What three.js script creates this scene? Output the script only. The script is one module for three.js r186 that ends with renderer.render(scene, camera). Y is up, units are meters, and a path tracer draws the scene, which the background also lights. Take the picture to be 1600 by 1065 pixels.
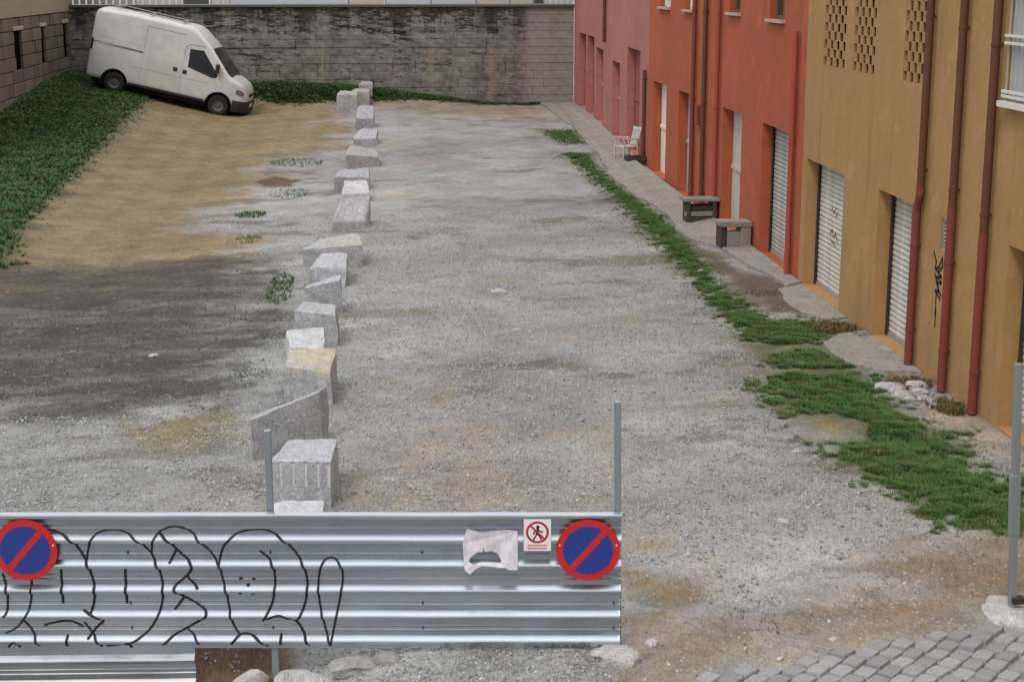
import * as THREE from 'three';
import { mergeGeometries, toCreasedNormals, mergeVertices } from 'three/addons/utils/BufferGeometryUtils.js';
import { RoundedBoxGeometry } from 'three/addons/geometries/RoundedBoxGeometry.js';
import { Brush, Evaluator, SUBTRACTION } from 'three-bvh-csg';

// ---------------------------------------------------------------- camera, sky, sun, exposure
const scene = new THREE.Scene();
const camera = new THREE.PerspectiveCamera(24.05, 1024 / 681, 0.1, 500);
camera.position.set(0, 5, 0);
camera.lookAt(0.07805637, 5 - 0.22285127, -0.97172245);

const renderer = new THREE.WebGLRenderer({ antialias: true });
renderer.setSize(1024, 681);
renderer.toneMapping = THREE.LinearToneMapping;
renderer.toneMappingExposure = 1.5;
renderer.shadowMap.enabled = true;

{ // even overcast sky: three times brighter overhead than at the horizon
  const W = 64, H = 64, d = new Float32Array(W * H * 4);
  for (let j = 0; j < H; j++) for (let i = 0; i < W; i++) {
    const el = Math.sin(((j + 0.5) / H - 0.5) * Math.PI), L = 1.0 * (1 + 2 * Math.max(0, el)) / 3;
    const k = (j * W + i) * 4;
    d[k] = L * 0.985; d[k + 1] = L * 1.0; d[k + 2] = L * 1.03; d[k + 3] = 1;
  }
  const t = new THREE.DataTexture(d, W, H, THREE.RGBAFormat, THREE.FloatType);
  t.mapping = THREE.EquirectangularReflectionMapping; t.magFilter = t.minFilter = THREE.LinearFilter; t.needsUpdate = true;
  scene.background = t; scene.environment = t;
}
const sun = new THREE.DirectionalLight(0xfff6ea, 0.8);
sun.position.set(-30, 70, 18); sun.target.position.set(0, 0, -30);
sun.castShadow = true; sun.shadow.radius = 30;
Object.assign(sun.shadow.camera, { left: -45, right: 45, top: 45, bottom: -45, near: 1, far: 180 });
sun.shadow.mapSize.set(2048, 2048);
scene.add(sun, sun.target);

// ---------------------------------------------------------------- helpers
function rng(seed) { let s = seed >>> 0; return () => { s = (s + 0x6d2b79f5) | 0; let t = Math.imul(s ^ (s >>> 15), 1 | s); t = (t + Math.imul(t ^ (t >>> 7), 61 | t)) ^ t; return ((t ^ (t >>> 14)) >>> 0) / 4294967296; }; }
const clamp = (x, a = 0, b = 1) => Math.min(b, Math.max(a, x));
const sm = (t) => { t = clamp(t); return t * t * (3 - 2 * t); };
const mix = (a, b, t) => a + (b - a) * t;
function interp(x, xs, ys) { if (x <= xs[0]) return ys[0]; for (let i = 1; i < xs.length; i++) if (x <= xs[i]) return mix(ys[i - 1], ys[i], (x - xs[i - 1]) / (xs[i] - xs[i - 1])); return ys[ys.length - 1]; }
// tileable fractal noise, 512 cells, sampled in units of one tile
const NT = 512, FB = new Float32Array(NT * NT);
{
  const r = rng(11); let amp = 1, tot = 0;
  for (let o = 0, n = 8; o < 6; o++, n *= 2, amp *= 0.55) {
    const g = Float32Array.from({ length: n * n }, () => r()); tot += amp;
    for (let j = 0; j < NT; j++) { const y = j * n / NT, y0 = y | 0, fy = sm(y - y0), ya = y0 * n, yb = ((y0 + 1) % n) * n;
      for (let i = 0; i < NT; i++) { const x = i * n / NT, x0 = x | 0, fx = sm(x - x0), x1 = (x0 + 1) % n;
        FB[j * NT + i] += amp * mix(mix(g[ya + x0], g[ya + x1], fx), mix(g[yb + x0], g[yb + x1], fx), fy); } }
  }
  let mn = 9, mx = -9; for (const v of FB) { mn = Math.min(mn, v); mx = Math.max(mx, v); }
  for (let i = 0; i < FB.length; i++) FB[i] = (FB[i] - mn) / (mx - mn);
}
function fb(u, v) { u = (u - Math.floor(u)) * NT; v = (v - Math.floor(v)) * NT; const i = u | 0, j = v | 0, a = u - i, b = v - j, i1 = (i + 1) & 511, j1 = (j + 1) & 511; const I = i & 511, J = j & 511;
  return mix(mix(FB[J * NT + I], FB[J * NT + i1], a), mix(FB[j1 * NT + I], FB[j1 * NT + i1], a), b); }
const n3 = (x, y, z, s) => (fb(x * s + 0.13, y * s + 0.37) + fb(y * s + 0.71, z * s + 0.21) + fb(z * s + 0.53, x * s + 0.91)) / 3 - 0.5;

const lin = (r, g, b) => new THREE.Color().setRGB(r, g, b);
const srgb = (r, g, b) => new THREE.Color(`rgb(${r},${g},${b})`);
const used = {};
function numbered(n) { const k = used[n] = (used[n] ?? -1) + 1; return k ? n + '_' + String(k).padStart(3, '0') : n; }
function add(o, parent) { o.traverse((c) => { if (c.isMesh) { c.castShadow = true; c.receiveShadow = true; } }); (parent || scene).add(o); return o; }
function mesh(name, geos, mat, parent) {
  const g = Array.isArray(geos) ? (geos.length > 1 ? mergeGeometries(geos.map((q) => { q = q.index ? q.toNonIndexed() : q; for (const a of Object.keys(q.attributes)) if (!['position', 'normal', 'uv'].includes(a)) q.deleteAttribute(a); return q; })) : geos[0]) : geos;
  const m = new THREE.Mesh(g, mat); m.name = parent ? name : numbered(name); return add(m, parent);
}
function thing(name, label, category, pos = [0, 0, 0], turn = 0, group) {
  const o = new THREE.Group(); o.name = numbered(name); o.position.set(...pos); o.rotation.y = turn;
  o.userData = { label, category }; if (group) o.userData.group = group; scene.add(o); return o;
}
function part(name, parent) { const o = new THREE.Group(); o.name = name; parent.add(o); return o; }
function tag(o, label, category, group, kind) { o.userData = { label, category }; if (group) o.userData.group = group; if (kind) o.userData.kind = kind; return o; }
function struct(o, label, category) { o.userData = { kind: 'structure', label, category }; return o; }
function bx(w, h, d, x = 0, y = 0, z = 0, ry = 0, rx = 0, rz = 0) { const g = new THREE.BoxGeometry(w, h, d); if (rx) g.rotateX(rx); if (rz) g.rotateZ(rz); if (ry) g.rotateY(ry); g.translate(x, y, z); return g; }
function rb(w, h, d, r, x = 0, y = 0, z = 0) { const g = new RoundedBoxGeometry(w, h, d, 2, Math.min(r, w / 2.05, h / 2.05, d / 2.05)); g.translate(x, y, z); return g; }
function cyl(r0, r1, h, x, y, z, n = 12) { const g = new THREE.CylinderGeometry(r0, r1, h, n); g.translate(x, y, z); return g; }
function bar(a, b, r, n = 6) { return new THREE.TubeGeometry(new THREE.LineCurve3(new THREE.Vector3(...a), new THREE.Vector3(...b)), 1, r, n); }
function tex(w, h, fn, srgbSpace = true, rep) {      // fn(u, v, i, j) gives three values 0..1 (display values for colour maps)
  const d = new Uint8Array(w * h * 4);
  for (let j = 0; j < h; j++) for (let i = 0; i < w; i++) { const c = fn((i + 0.5) / w, (j + 0.5) / h, i, j), k = (j * w + i) * 4; d[k] = clamp(c[0]) * 255; d[k + 1] = clamp(c[1]) * 255; d[k + 2] = clamp(c[2]) * 255; d[k + 3] = 255; }
  const t = new THREE.DataTexture(d, w, h); t.magFilter = THREE.LinearFilter; t.minFilter = THREE.LinearMipmapLinearFilter; t.generateMipmaps = true; t.wrapS = t.wrapT = THREE.RepeatWrapping;
  if (srgbSpace) t.colorSpace = THREE.SRGBColorSpace; if (rep) t.repeat.set(rep, rep); t.needsUpdate = true; return t;
}
const std = (color, roughness = 0.9, extra = {}) => new THREE.MeshStandardMaterial({ color, roughness, ...extra });

// ---------------------------------------------------------------- terrain height (metres)
const bankA = (z) => interp(-z, [0, 20, 26, 45, 52, 57, 70], [.2, .3, .35, .5, .8, .85, .85]);
function G(x, z) {
  let h = .5 * sm((-z - 36) / 21) + bankA(z) * sm((-x - 4.6) / 4.6) + .35 * sm((-x - 9) / 1.7);
  h += interp(x, [-9, -6, -1.9, 0, 3.3, 4], [0, .8, .7, .5, .05, 0]) * sm((-z - 54.6) / 2.9);
  h -= .32 * sm((z + 12.1) / .7) * sm((.3 - x) / 1.4);
  return h;
}
const polys = {
  tan: [[-13, -60], [-4.85, -60], [-1.48, -56], [-0.99, -46.48], [-2.56, -43.44], [-2.86, -37.92], [-3.61, -33.51], [-2.52, -30.6], [-2.2, -28.2], [-3.2, -25], [-6, -23.5], [-13, -23], [-13, -54]],
  dark: [[-12, -26.3], [-6.18, -28.2], [-2.67, -29.6], [-1.88, -28.6], [-1.61, -24.41], [-1.75, -21.02], [-1.62, -19.32], [-1.98, -18.3], [-4.44, -18.3], [-12, -18]],
  olive: [[-3.10, -17.85], [-2.49, -18.15], [-1.75, -18.09], [-1.71, -17.22], [-2.13, -16.95], [-2.92, -17.14]],
  brown1: [[-0.54, -17.00], [0.70, -17.95], [2.37, -16.05], [2.6, -14.0], [3.2, -13.4], [1.5, -13], [-0.48, -13.6]],
  brown2: [[-2.6, -15.7], [-1.36, -15.90], [-1.15, -14], [-2.37, -13.6]],
  dirtR: [[1.85, -12.97], [2.72, -12.99], [2.83, -12.68], [2.63, -11.98], [2.5, -11.5], [1.89, -11.4]],
  dirtBR: [[1.8, -10.2], [1.85, -11.7], [2.7, -12.15], [3.4, -12.35], [4.39, -13.05], [5.21, -13.53], [5.76, -13.40], [6.9, -13.6], [7, -11], [5.08, -11.4], [4.33, -11.2], [2.82, -10.8]],
  farTan: [[-1.5, -57.6], [5.89, -57.6], [5.48, -51], [3.79, -52.39], [0.05, -54.9]],
  strip: [[4.82, -44.45], [5.69, -44.15], [5.65, -38.92], [6.06, -33.18], [5.89, -29.50], [5.64, -26.54], [5.59, -24.33], [5.71, -23.11], [6.28, -23.06], [6.85, -21.99], [6.05, -21.16], [6.34, -20.45], [6.28, -19.00], [6.19, -17.51], [6.35, -16.70], [6.38, -15.28], [6.75, -14.86], [6.85, -13.6], [5.79, -13.49], [5.15, -13.71], [4.88, -14.38], [4.68, -15.20], [4.59, -16.34], [4.47, -17.93], [4.40, -19.15], [4.87, -19.95], [4.99, -22.06], [4.94, -24.64], [5.10, -27.83], [5.11, -31.51], [5.27, -36.24], [5.05, -41.78]],
  bare: [[4.63, -17.50], [5.11, -17.73], [5.44, -17.29], [5.19, -16.59], [4.68, -16.70]],
  mud: [[5.75, -31], [6.06, -29.13], [6.37, -26.78], [6.86, -25.6], [6.86, -22.9], [5.7, -23.3], [5.59, -24.33], [5.64, -26.54]],
  gaps: [[5.0, -21.6], [5.6, -21.35], [6.3, -21.1], [6.3, -20.7], [5.6, -20.95], [5.0, -20.5], [4.7, -19.95], [5.5, -19.8], [6.3, -20.0], [6.35, -19.7], [5.5, -19.5], [4.6, -19.6], [4.4, -20.2]],
  sand: [[6.19, -17.9], [6.9, -18.6], [6.9, -13.4], [6.5, -14.2], [6.3, -16.4]],
  bank: [[-13, -59], [-9, -58], [-7.41, -55], [-7.41, -53.4], [-7.46, -45.58], [-7.20, -37.44], [-6.84, -32.07], [-6.24, -27.52], [-7.35, -25.6], [-13, -25]],
  back: [[-9, -58], [-8, -56.3], [-5.12, -56.4], [-3.4, -55.6], [0, -56.1], [2.4, -56.9], [3.6, -57.2], [6, -57.4], [6, -58]],
  brownspot: [[-3.14, -39.75], [-2.73, -40.71], [-2.14, -40.01], [-2.16, -38.93], [-2.92, -38.77]],
  crack: [[3.25, -22.8], [4.1, -22.75], [5.0, -22.95], [5.0, -22.88], [4.1, -22.6], [3.2, -22.65]],
  street: [[-13, -9.75], [9, -9.75], [9, -8.2], [-13, -8.2]],
  soil: [[-5, -12.4], [-1.5, -12.2], [-.75, -11.8], [-.62, -11.3], [-1.2, -11.1], [-5, -11.3]],
  farweed: [[4.9, -49.5], [5.9, -49.2], [6.0, -46.3], [5.4, -46], [4.9, -47.2]],
  midweed: [[2.6, -51.4], [5.0, -49.7], [5.0, -49.2], [2.6, -50.9]],
};
function sdist(p, x, z) { let d = 1e9, ins = false; for (let i = 0, j = p.length - 1; i < p.length; j = i++) { const ax = p[i][0], az = p[i][1], ex = p[j][0] - ax, ez = p[j][1] - az, wx = x - ax, wz = z - az, t = clamp((wx * ex + wz * ez) / (ex * ex + ez * ez)); const dx = wx - ex * t, dz = wz - ez * t; d = Math.min(d, dx * dx + dz * dz); if ((az > z) !== (p[j][1] > z) && x < ex * (z - az) / ez + ax) ins = !ins; } d = Math.sqrt(d); return ins ? d : -d; }
const GX0 = -13, GX1 = 9, GZ0 = -60, GZ1 = -9, MW = 221, MH = 256;
const sd = {};
for (const k in polys) { const a = sd[k] = new Float32Array(MW * MH); for (let j = 0; j < MH; j++) for (let i = 0; i < MW; i++) a[j * MW + i] = sdist(polys[k], mix(GX0, GX1, i / (MW - 1)), mix(GZ0, GZ1, j / (MH - 1))); }
function sdAt(k, x, z) { const a = sd[k], u = clamp((x - GX0) / (GX1 - GX0)) * (MW - 1.001), v = clamp((z - GZ0) / (GZ1 - GZ0)) * (MH - 1.001), i = u | 0, j = v | 0, fu = u - i, fv = v - j, o = j * MW + i; return mix(mix(a[o], a[o + 1], fu), mix(a[o + MW], a[o + MW + 1], fu), fv); }
// how much of a layer lies at a place: soft, ragged edges
function layer(k, x, z, soft, rag) { const w = (fb(x / 9 + .3, z / 9) - .5) * rag * 2.2 + (fb(x / 2.3, z / 2.3 + .4) - .5) * rag; return sm((sdAt(k, x, z) + w) / soft * .5 + .5); }

// ---------------------------------------------------------------- ground
const groundMap = (() => {
  const W = 2048, H = 2048, d = new Uint8Array(W * H * 4), r = rng(5);
  const L = [ // layer, colour (linear), softness, raggedness, strength
    ['farTan', [.27, .215, .14], .6, 1, .75], ['tan', [.225, .163, .085], .9, 1.2, .97], ['dark', [.058, .054, .045], .7, 1.0, .97],
    ['olive', [.19, .155, .065], .3, .7, .85], ['brown1', [.30, .25, .185], 1.1, 1.5, .75], ['brown2', [.26, .225, .16], .5, .8, .5], ['dirtR', [.27, .19, .108], .5, .8, .9], ['dirtBR', [.285, .2, .128], .7, .8, .95],
    ['midweed', [.13, .14, .07], .3, .5, .7], ['farweed', [.13, .145, .065], .4, .6, .85], ['mud', [.115, .088, .055], .25, .4, .95], ['gaps', [.27, .235, .17], .15, .2, .9], ['strip', [.12, .125, .055], .6, .5, .92], ['sand', [.36, .28, .205], .3, .4, .95], ['bare', [.27, .215, .11], .2, .3, .95],
    ['bank', [.085, .085, .04], .35, .5, .95], ['back', [.07, .08, .035], .25, .4, .95], ['brownspot', [.10, .062, .035], .12, .15, .95], ['crack', [.10, .09, .05], .06, .12, .8], ['street', [.15, .15, .152], .2, .1, 1], ['soil', [.12, .066, .03], .15, .2, .95]];
  for (let j = 0; j < H; j++) {
    const z = mix(GZ0, GZ1, (j + .5) / H);
    for (let i = 0; i < W; i++) {
      const x = mix(GX0, GX1, (i + .5) / W);
      // gravel, with damp and trodden patches
      const a = fb(x / 26, z / 26), b = fb(x / 8 + .5, z / 8 + .2), c = fb(x / 3.1 + .2, z / 3.1), f = fb(x / .9, z / .9);
      let g = .305 + (a - .5) * .17 + (b - .5) * .16 + (c - .5) * .12;
      const damp = sm((fb(x / 17 + .7, z / 8 + .1) - .44) * 6) * sm((fb(x / 9 + .5, z / 5 + .2) - .38) * 6);
      let R = g * mix(1, .62, damp), Gc = g * mix(1.005, .6, damp), B = g * mix(.985, .5, damp);
      const sandy = sm((fb(x / 9.3 + .11, z / 9.3 + .47) - .56) * 7) * .38;
      R = mix(R, .29, sandy); Gc = mix(Gc, .235, sandy); B = mix(B, .16, sandy);
      let spk = .22;
      for (const [k, col, soft, rag, st] of L) {
        const s = sdAt(k, x, z); if (s < -soft - rag * 1.7) continue;
        let m = layer(k, x, z, soft, rag) * st;
        if (k === 'dark') m *= mix(.75, 1, sm((fb(x / 11 + .6, z / 4.6 + .9) - .34) * 5)) * (1 - .3 * sm((f - .62) * 9));
        if (k === 'brown1') m *= mix(.35, 1, sm((c - .3) * 4)); if (k === 'dirtBR') m *= mix(.82, 1, sm((c - .3) * 4));
        if (m <= 0) continue;
        const v = 1 + (b - .5) * .5 + (c - .5) * .45 + (f - .5) * .3;
        R = mix(R, col[0] * v, m); Gc = mix(Gc, col[1] * v, m); B = mix(B, col[2] * v, m);
        if (k === 'tan' || k === 'bare' || k === 'sand') spk = mix(spk, .13, m); else if (k !== 'dark') spk = mix(spk, .22, m); else spk = mix(spk, .4, m);
      }
      const rr = r(), s = 1 + (rr - .5) * 2 * spk + (rr > .985 ? spk * 1.6 : 0) + (f - .5) * .25;
      const o = (j * W + i) * 4, to = (q) => { q = clamp(q * s); return 255 * (q < .0031 ? q * 12.92 : 1.055 * Math.pow(q, 1 / 2.4) - .055); };
      d[o] = to(R); d[o + 1] = to(Gc); d[o + 2] = to(B); d[o + 3] = 255;
    }
  }
  const t = new THREE.DataTexture(d, W, H); t.magFilter = THREE.LinearFilter; t.minFilter = THREE.LinearMipmapLinearFilter; t.generateMipmaps = true; t.colorSpace = THREE.SRGBColorSpace; t.needsUpdate = true; return t;
})();
const gravelBump = (() => { const r = rng(8), n = 512, a = new Float32Array(n * n); // small stones: many random domes
  for (let k = 0; k < 9000; k++) { const cx = r() * n, cy = r() * n, R = 2 + r() * r() * 7, h = .3 + .7 * r(); for (let y = -R | 0; y <= R; y++) for (let x = -R | 0; x <= R; x++) { const q = 1 - (x * x + y * y) / (R * R); if (q > 0) { const o = ((cy + y + n | 0) % n) * n + ((cx + x + n | 0) % n); a[o] = Math.max(a[o], h * Math.sqrt(q) * R / 9); } } }
  return tex(n, n, (u, v, i, j) => { const q = a[j * n + i] * .8 + fb(u, v) * .2; return [q, q, q]; }, false); })();
{
  const xs = [], zs = [];
  for (const v of [-300, -120, -60, -30, -20, -16]) xs.push(v); for (let x = -13; x <= 9.001; x += .14) xs.push(x); for (const v of [14, 20, 40, 120, 300]) xs.push(v);
  for (const v of [-350, -150, -90, -70, -64]) zs.push(v); for (let z = -60; z <= -9 + .001; z += (z < -35 ? .3 : .14)) zs.push(z); for (const v of [-8, -4, 5, 30, 120, 300]) zs.push(v);
  const pos = [], uv = [], idx = [], nx = xs.length, nz = zs.length;
  for (const z of zs) for (const x of xs) {
    const inb = x > -13 && x < 9 && z > -60 && z < -9 ? 1 : 0;
    const gx = clamp(x, -13, 9), gz = clamp(z, -60, -9);
    const rough = inb * ((fb(x / 7, z / 7) - .5) * .09 + (fb(x / 1.9, z / 1.9) - .5) * .035) * sm((6.6 - x) / .8);
    pos.push(x, G(gx, gz) + rough - (x > 6.9 ? .05 : 0), z); uv.push((x - GX0) / (GX1 - GX0), (z - GZ0) / (GZ1 - GZ0));
  }
  for (let j = 0; j < nz - 1; j++) for (let i = 0; i < nx - 1; i++) { const a = j * nx + i; idx.push(a, a + nx, a + 1, a + 1, a + nx, a + nx + 1); }
  const g = new THREE.BufferGeometry(); g.setAttribute('position', new THREE.Float32BufferAttribute(pos, 3)); g.setAttribute('uv', new THREE.Float32BufferAttribute(uv, 2)); g.setIndex(idx); g.computeVertexNormals();
  const bm = gravelBump.clone(); bm.repeat.set((GX1 - GX0) / 2.2, (GZ1 - GZ0) / 2.2); bm.needsUpdate = true;
  struct(mesh('ground', g, std(0xffffff, .95, { map: groundMap, bumpMap: bm, bumpScale: .022 })), 'open gravel and dirt lot between the buildings', 'ground');
}
// surface height incl. unevenness, for standing things on
const gy = (x, z) => G(x, z) + ((fb(x / 7, z / 7) - .5) * .09 + (fb(x / 1.9, z / 1.9) - .5) * .035) * sm((6.6 - x) / .8);

// shared surface textures
const plaster = tex(512, 512, (u, v) => { const a = fb(u, v), b = fb(u * 3 + .3, v * 3), c = fb(u * 9, v * 9 + .4); const q = .93 + (a - .5) * .07 + (b - .5) * .05 + (c - .5) * .05; return [q, q * (.995 + (a - .5) * .02), q * (.985 + (b - .5) * .03)]; }, true, 1 / 3.2);
const plasterBump = tex(256, 256, (u, v) => { const q = fb(u * 2, v * 2) * .4 + fb(u * 11, v * 11) * .6; return [q, q, q]; }, false, 1 / 1.1);
const concreteMap = (rep, lo = .55, hi = .74) => { const r = rng(21); return tex(512, 512, (u, v) => { const a = fb(u, v), b = fb(u * 4, v * 4 + .2), s = r(); let q = mix(lo, hi, a * .6 + b * .4) + (s - .5) * .07; if (b < .3) q *= .9; return [q, q * .985, q * .95]; }, true, rep); };
const graniteMap = (() => { const r = rng(31); return tex(256, 256, (u, v) => { const a = fb(u, v), b = fb(u * 6, v * 6), s = r(); let q = .69 + (a - .5) * .16 + (b - .5) * .18 + (s - .5) * .26; if (s < .08) q *= .66; return [q, q * .995, q * 1.0]; }); })();
const stoneBump = tex(256, 256, (u, v) => { const q = fb(u, v) * .55 + fb(u * 4, v * 4) * .45; return [q, q, q]; }, false);

// ---------------------------------------------------------------- the row of buildings on the right
const XF = 6.86, BT = 8.6;
const slatTex = tex(128, 128, (u, v) => { const q = .9 + (fb(u, v) - .5) * .2; return [q, q, q * .98]; }, true);
const M = {
  ochre: std(lin(.46, .268, .108), .92, { map: plaster, bumpMap: plasterBump, bumpScale: .004 }),
  red: std(lin(.46, .11, .048), .92, { map: plaster, bumpMap: plasterBump, bumpScale: .004 }),
  pink: std(lin(.49, .185, .165), .92, { map: plaster, bumpMap: plasterBump, bumpScale: .004 }),
  pinkDoor: std(lin(.38, .1, .09), .7, { map: plaster }),
  slat: [.78, .82, .74, .8].map((v) => std(lin(v, v * .985, v * .93), .55, { map: slatTex })),
  slatGrey: [.55, .58, .52].map((v) => std(lin(v, v, v * .98), .55, { map: slatTex })),
  rail: std(lin(.3, .3, .29), .5), white: std(lin(.7, .69, .66), .6), dark: std(lin(.03, .03, .03), .8),
  pipeBrown: std(lin(.12, .042, .022), .55), pipeRed: std(lin(.2, .045, .032), .7), pipeBright: std(lin(.35, .068, .042), .7),
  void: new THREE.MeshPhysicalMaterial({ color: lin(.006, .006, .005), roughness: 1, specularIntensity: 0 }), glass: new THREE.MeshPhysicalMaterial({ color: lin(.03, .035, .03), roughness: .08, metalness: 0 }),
  interior: std(lin(.12, .1, .08), .95), roofTile: std(lin(.2, .09, .06), .9),
  concrete: std(lin(.8, .77, .72), .95, { map: concreteMap(1 / 2.1), bumpMap: plasterBump, bumpScale: .006 }),
  black: std(lin(.016, .016, .017), .75), sill: std(lin(.5, .36, .32), .9),
};
function slatGeo(w, h) { // one shutter slat, a gently curved profile swept along z
  const s = new THREE.Shape(); s.moveTo(0, 0); s.lineTo(0, h); s.lineTo(-.008, h * .94); s.quadraticCurveTo(-.024, h * .5, -.008, h * .08); s.lineTo(0, 0);
  const g = new THREE.ExtrudeGeometry(s, { depth: w, bevelEnabled: false, curveSegments: 4 }); return g; // profile in xy, length along z
}
// an opening in the front wall: s = distance along the street, y from the ground
function building(name, label, s0, s1, wallMat, openings) {
  const b = thing(name, label, 'building', [XF, 0, -(s0 + s1) / 2]); const zc = (s0 + s1) / 2;
  const sh = new THREE.Shape([[s0 - zc, -.4], [s1 - zc, -.4], [s1 - zc, BT], [s0 - zc, BT]].map((p) => new THREE.Vector2(...p)));
  for (const o of openings) { const p = new THREE.Path([[o.s0 - zc, o.y0], [o.s0 - zc, o.y1], [o.s1 - zc, o.y1], [o.s1 - zc, o.y0]].map((q) => new THREE.Vector2(...q))); sh.holes.push(p); }
  const g = new THREE.ExtrudeGeometry(sh, { depth: .22, bevelEnabled: false }); g.rotateY(Math.PI / 2);
  const W0 = s1 - s0, H0 = BT + .4, base = wallMat.color.clone(), seed = s0 * .137;
  const wallMap = tex(1024, 512, (u, v) => { // plaster tone, rain runs, patched areas and ragged splashed dirt at the foot, where the photograph shows them
    const x = u * W0, y = v * H0 - .4, n1 = fb(x / 9 + seed, y / 9), n2 = fb(x / 2.2, y / 2.2 + seed), n3b = fb(x / .5 + seed, y / .5), run = fb(x / 2.6 + seed, y / 40), fine = fb(x / .17, y / .17);
    let q = .955 + (n1 - .5) * .1 + (n2 - .5) * .07 + (n3b - .5) * .06 + (fine - .5) * .05 - sm((run - .56) * 7) * .09 * sm((n2 - .2) * 3); const patch = sm((fb(x / 3.7 + .3, y / 3.1 + seed) - .66) * 30) * .05; q += patch;
    const d = sm(((n2 - .42) * 1.6 + (n3b - .5) * .9 + (fine - .5) * .6 + run * .5 - y * 1.6) * 3.2) * .6; const t = [q, q * .998, q * .99]; return [mix(t[0], .8, d), mix(t[1], .86, d), mix(t[2], 1, d)]; }); wallMap.wrapS = wallMap.wrapT = THREE.RepeatWrapping; wallMap.repeat.set(1 / W0, 1 / H0); wallMap.offset.set(.5, .4 / H0);
  mesh('wall', g, std(base, .92, { map: wallMap, bumpMap: plasterBump, bumpScale: .004 }), b);
  const W = s1 - s0;
  mesh('rear_wall', bx(7.6, BT - .6, W - .02, 5.2, (BT - .6) / 2 - .3, 0), wallMat, b);
  mesh('end_wall', bx(1.13, BT, .16, .79, BT / 2 - .4, W / 2 - .09), wallMat, b);
  mesh('end_wall', bx(1.13, BT, .16, .79, BT / 2 - .4, -W / 2 + .09), wallMat, b);
  const rf = mesh('roof', bx(9.6, .22, W + .0, 4.4, BT + .112, 0), M.roofTile, b);
  return { b, z: (s) => -s + zc };
}
function rollerDoor(B, s0, s1, y0, y1, mats, label, flatFrom = 0) {
  const d = part('roller_door', B.b); if (label) d.userData.label = label; const w = s1 - s0 + .06, zc = B.z((s0 + s1) / 2);
  d.position.set(.225, y0, zc); const hs = .078, n = Math.floor((y1 - y0) / hs) + 1, g = slatGeo(w, hs - .004); g.translate(.03, 0, -w / 2);
  const r = rng(Math.round(s0 * 77));
  for (let k = 0; k < n; k++) { const m = mesh('slat', g, mats[Math.floor(r() * mats.length)], d); m.position.set((r() - .5) * .003, .05 + k * hs, 0); m.rotation.x = (r() - .5) * .0015; }
  mesh('bottom_rail', bx(.05, .055, w - .01, .02, .022, 0), M.rail, d);
  mesh('guide_rail', bx(.03, y1 - y0, .03, -.02, (y1 - y0) / 2, w / 2 - .047), M.rail, d);
  mesh('guide_rail', bx(.03, y1 - y0, .035, -.02, (y1 - y0) / 2, -w / 2 + .05), M.dark, d);
  return d;
}
function leafDoor(B, s0, s1, y0, y1, mat, label) {
  const d = part('garage_door', B.b); if (label) d.userData.label = label; const w = s1 - s0 + .06; d.position.set(.245, y0, B.z((s0 + s1) / 2));
  const n = Math.max(3, Math.round(w / .45)), pw = w / n; const g = rb(.035, y1 - y0 + .05, pw - .012, .008, 0, (y1 - y0) / 2, 0);
  for (let k = 0; k < n; k++) mesh('panel', g, mat, d).position.set((k % 2) * .004, 0, -w / 2 + (k + .5) * pw);
  mesh('cross_rail', bx(.03, .08, w - .02, -.034, (y1 - y0) * .5, 0), mat, d);
  mesh('handle', bar([-.06, .95, .1], [-.06, 1.12, .1], .012), M.dark, d);
}
function pipe(B, s, y0, y1, matUp, matLow, split, jog = 0) {
  const z = B.z(s), p = part('drainpipe', B.b); p.position.set(-.075, 0, z);
  if (split > y0) { const c = new THREE.CatmullRomCurve3([[0, y0, jog], [0, y0 + .5, jog], [0, split - .3, jog], [0, split - .16, jog], [0, split + .02, 0], [0, split + .14, 0]].map((v) => new THREE.Vector3(...v)), false, 'catmullrom', .1); mesh('lower_pipe', new THREE.TubeGeometry(c, 26, .056, 10), matLow, p); }
  mesh('upper_pipe', cyl(.052, .052, y1 - Math.max(split, y0), 0, (y1 + Math.max(split, y0)) / 2, 0), matUp, p);
  for (let y = Math.max(split, y0) + .35; y < y1; y += 1.9) mesh('bracket', [cyl(.06, .06, .035, 0, y, 0), bx(.06, .03, .03, .045, y, 0)], matUp, p);
  if (split > y0) for (let y = y0 + .5; y < split - .5; y += 1.1) mesh('bracket', [cyl(.064, .064, .035, 0, y, jog), bx(.06, .03, .03, .045, y, jog)], matLow, p);
}
function sashWindow(B, s0, s1, y0, y1, kind) {
  const w = part('window', B.b), W = s1 - s0, H = y1 - y0; w.position.set(.14, y0, B.z((s0 + s1) / 2));
  mesh('frame', [bx(.06, .06, W - .006, 0, .032, 0), bx(.06, .06, W - .006, 0, H - .032, 0), bx(.06, H - .13, .06, 0, H / 2, W / 2 - .035), bx(.06, H - .13, .06, 0, H / 2, -W / 2 + .035), bx(.05, H - .13, .05, 0, H / 2, 0)], kind === 'blind' ? M.white : M.interior, w);
  if (kind === 'blind') { const n = Math.floor((H - .12) / .09), g = bx(.02, .082, W - .14, .03, .045, 0); for (let k = 0; k < n; k++) mesh('slat', g, M.slat[k % 4], w).position.y = .065 + k * .09; }
  else mesh('pane', bx(.008, H - .12, W - .12, .0, H / 2, 0), M.glass, w);
  mesh('sill', bx(.24, .05, W + .12, -.1, -.027, 0), M.sill, w);
}
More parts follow.
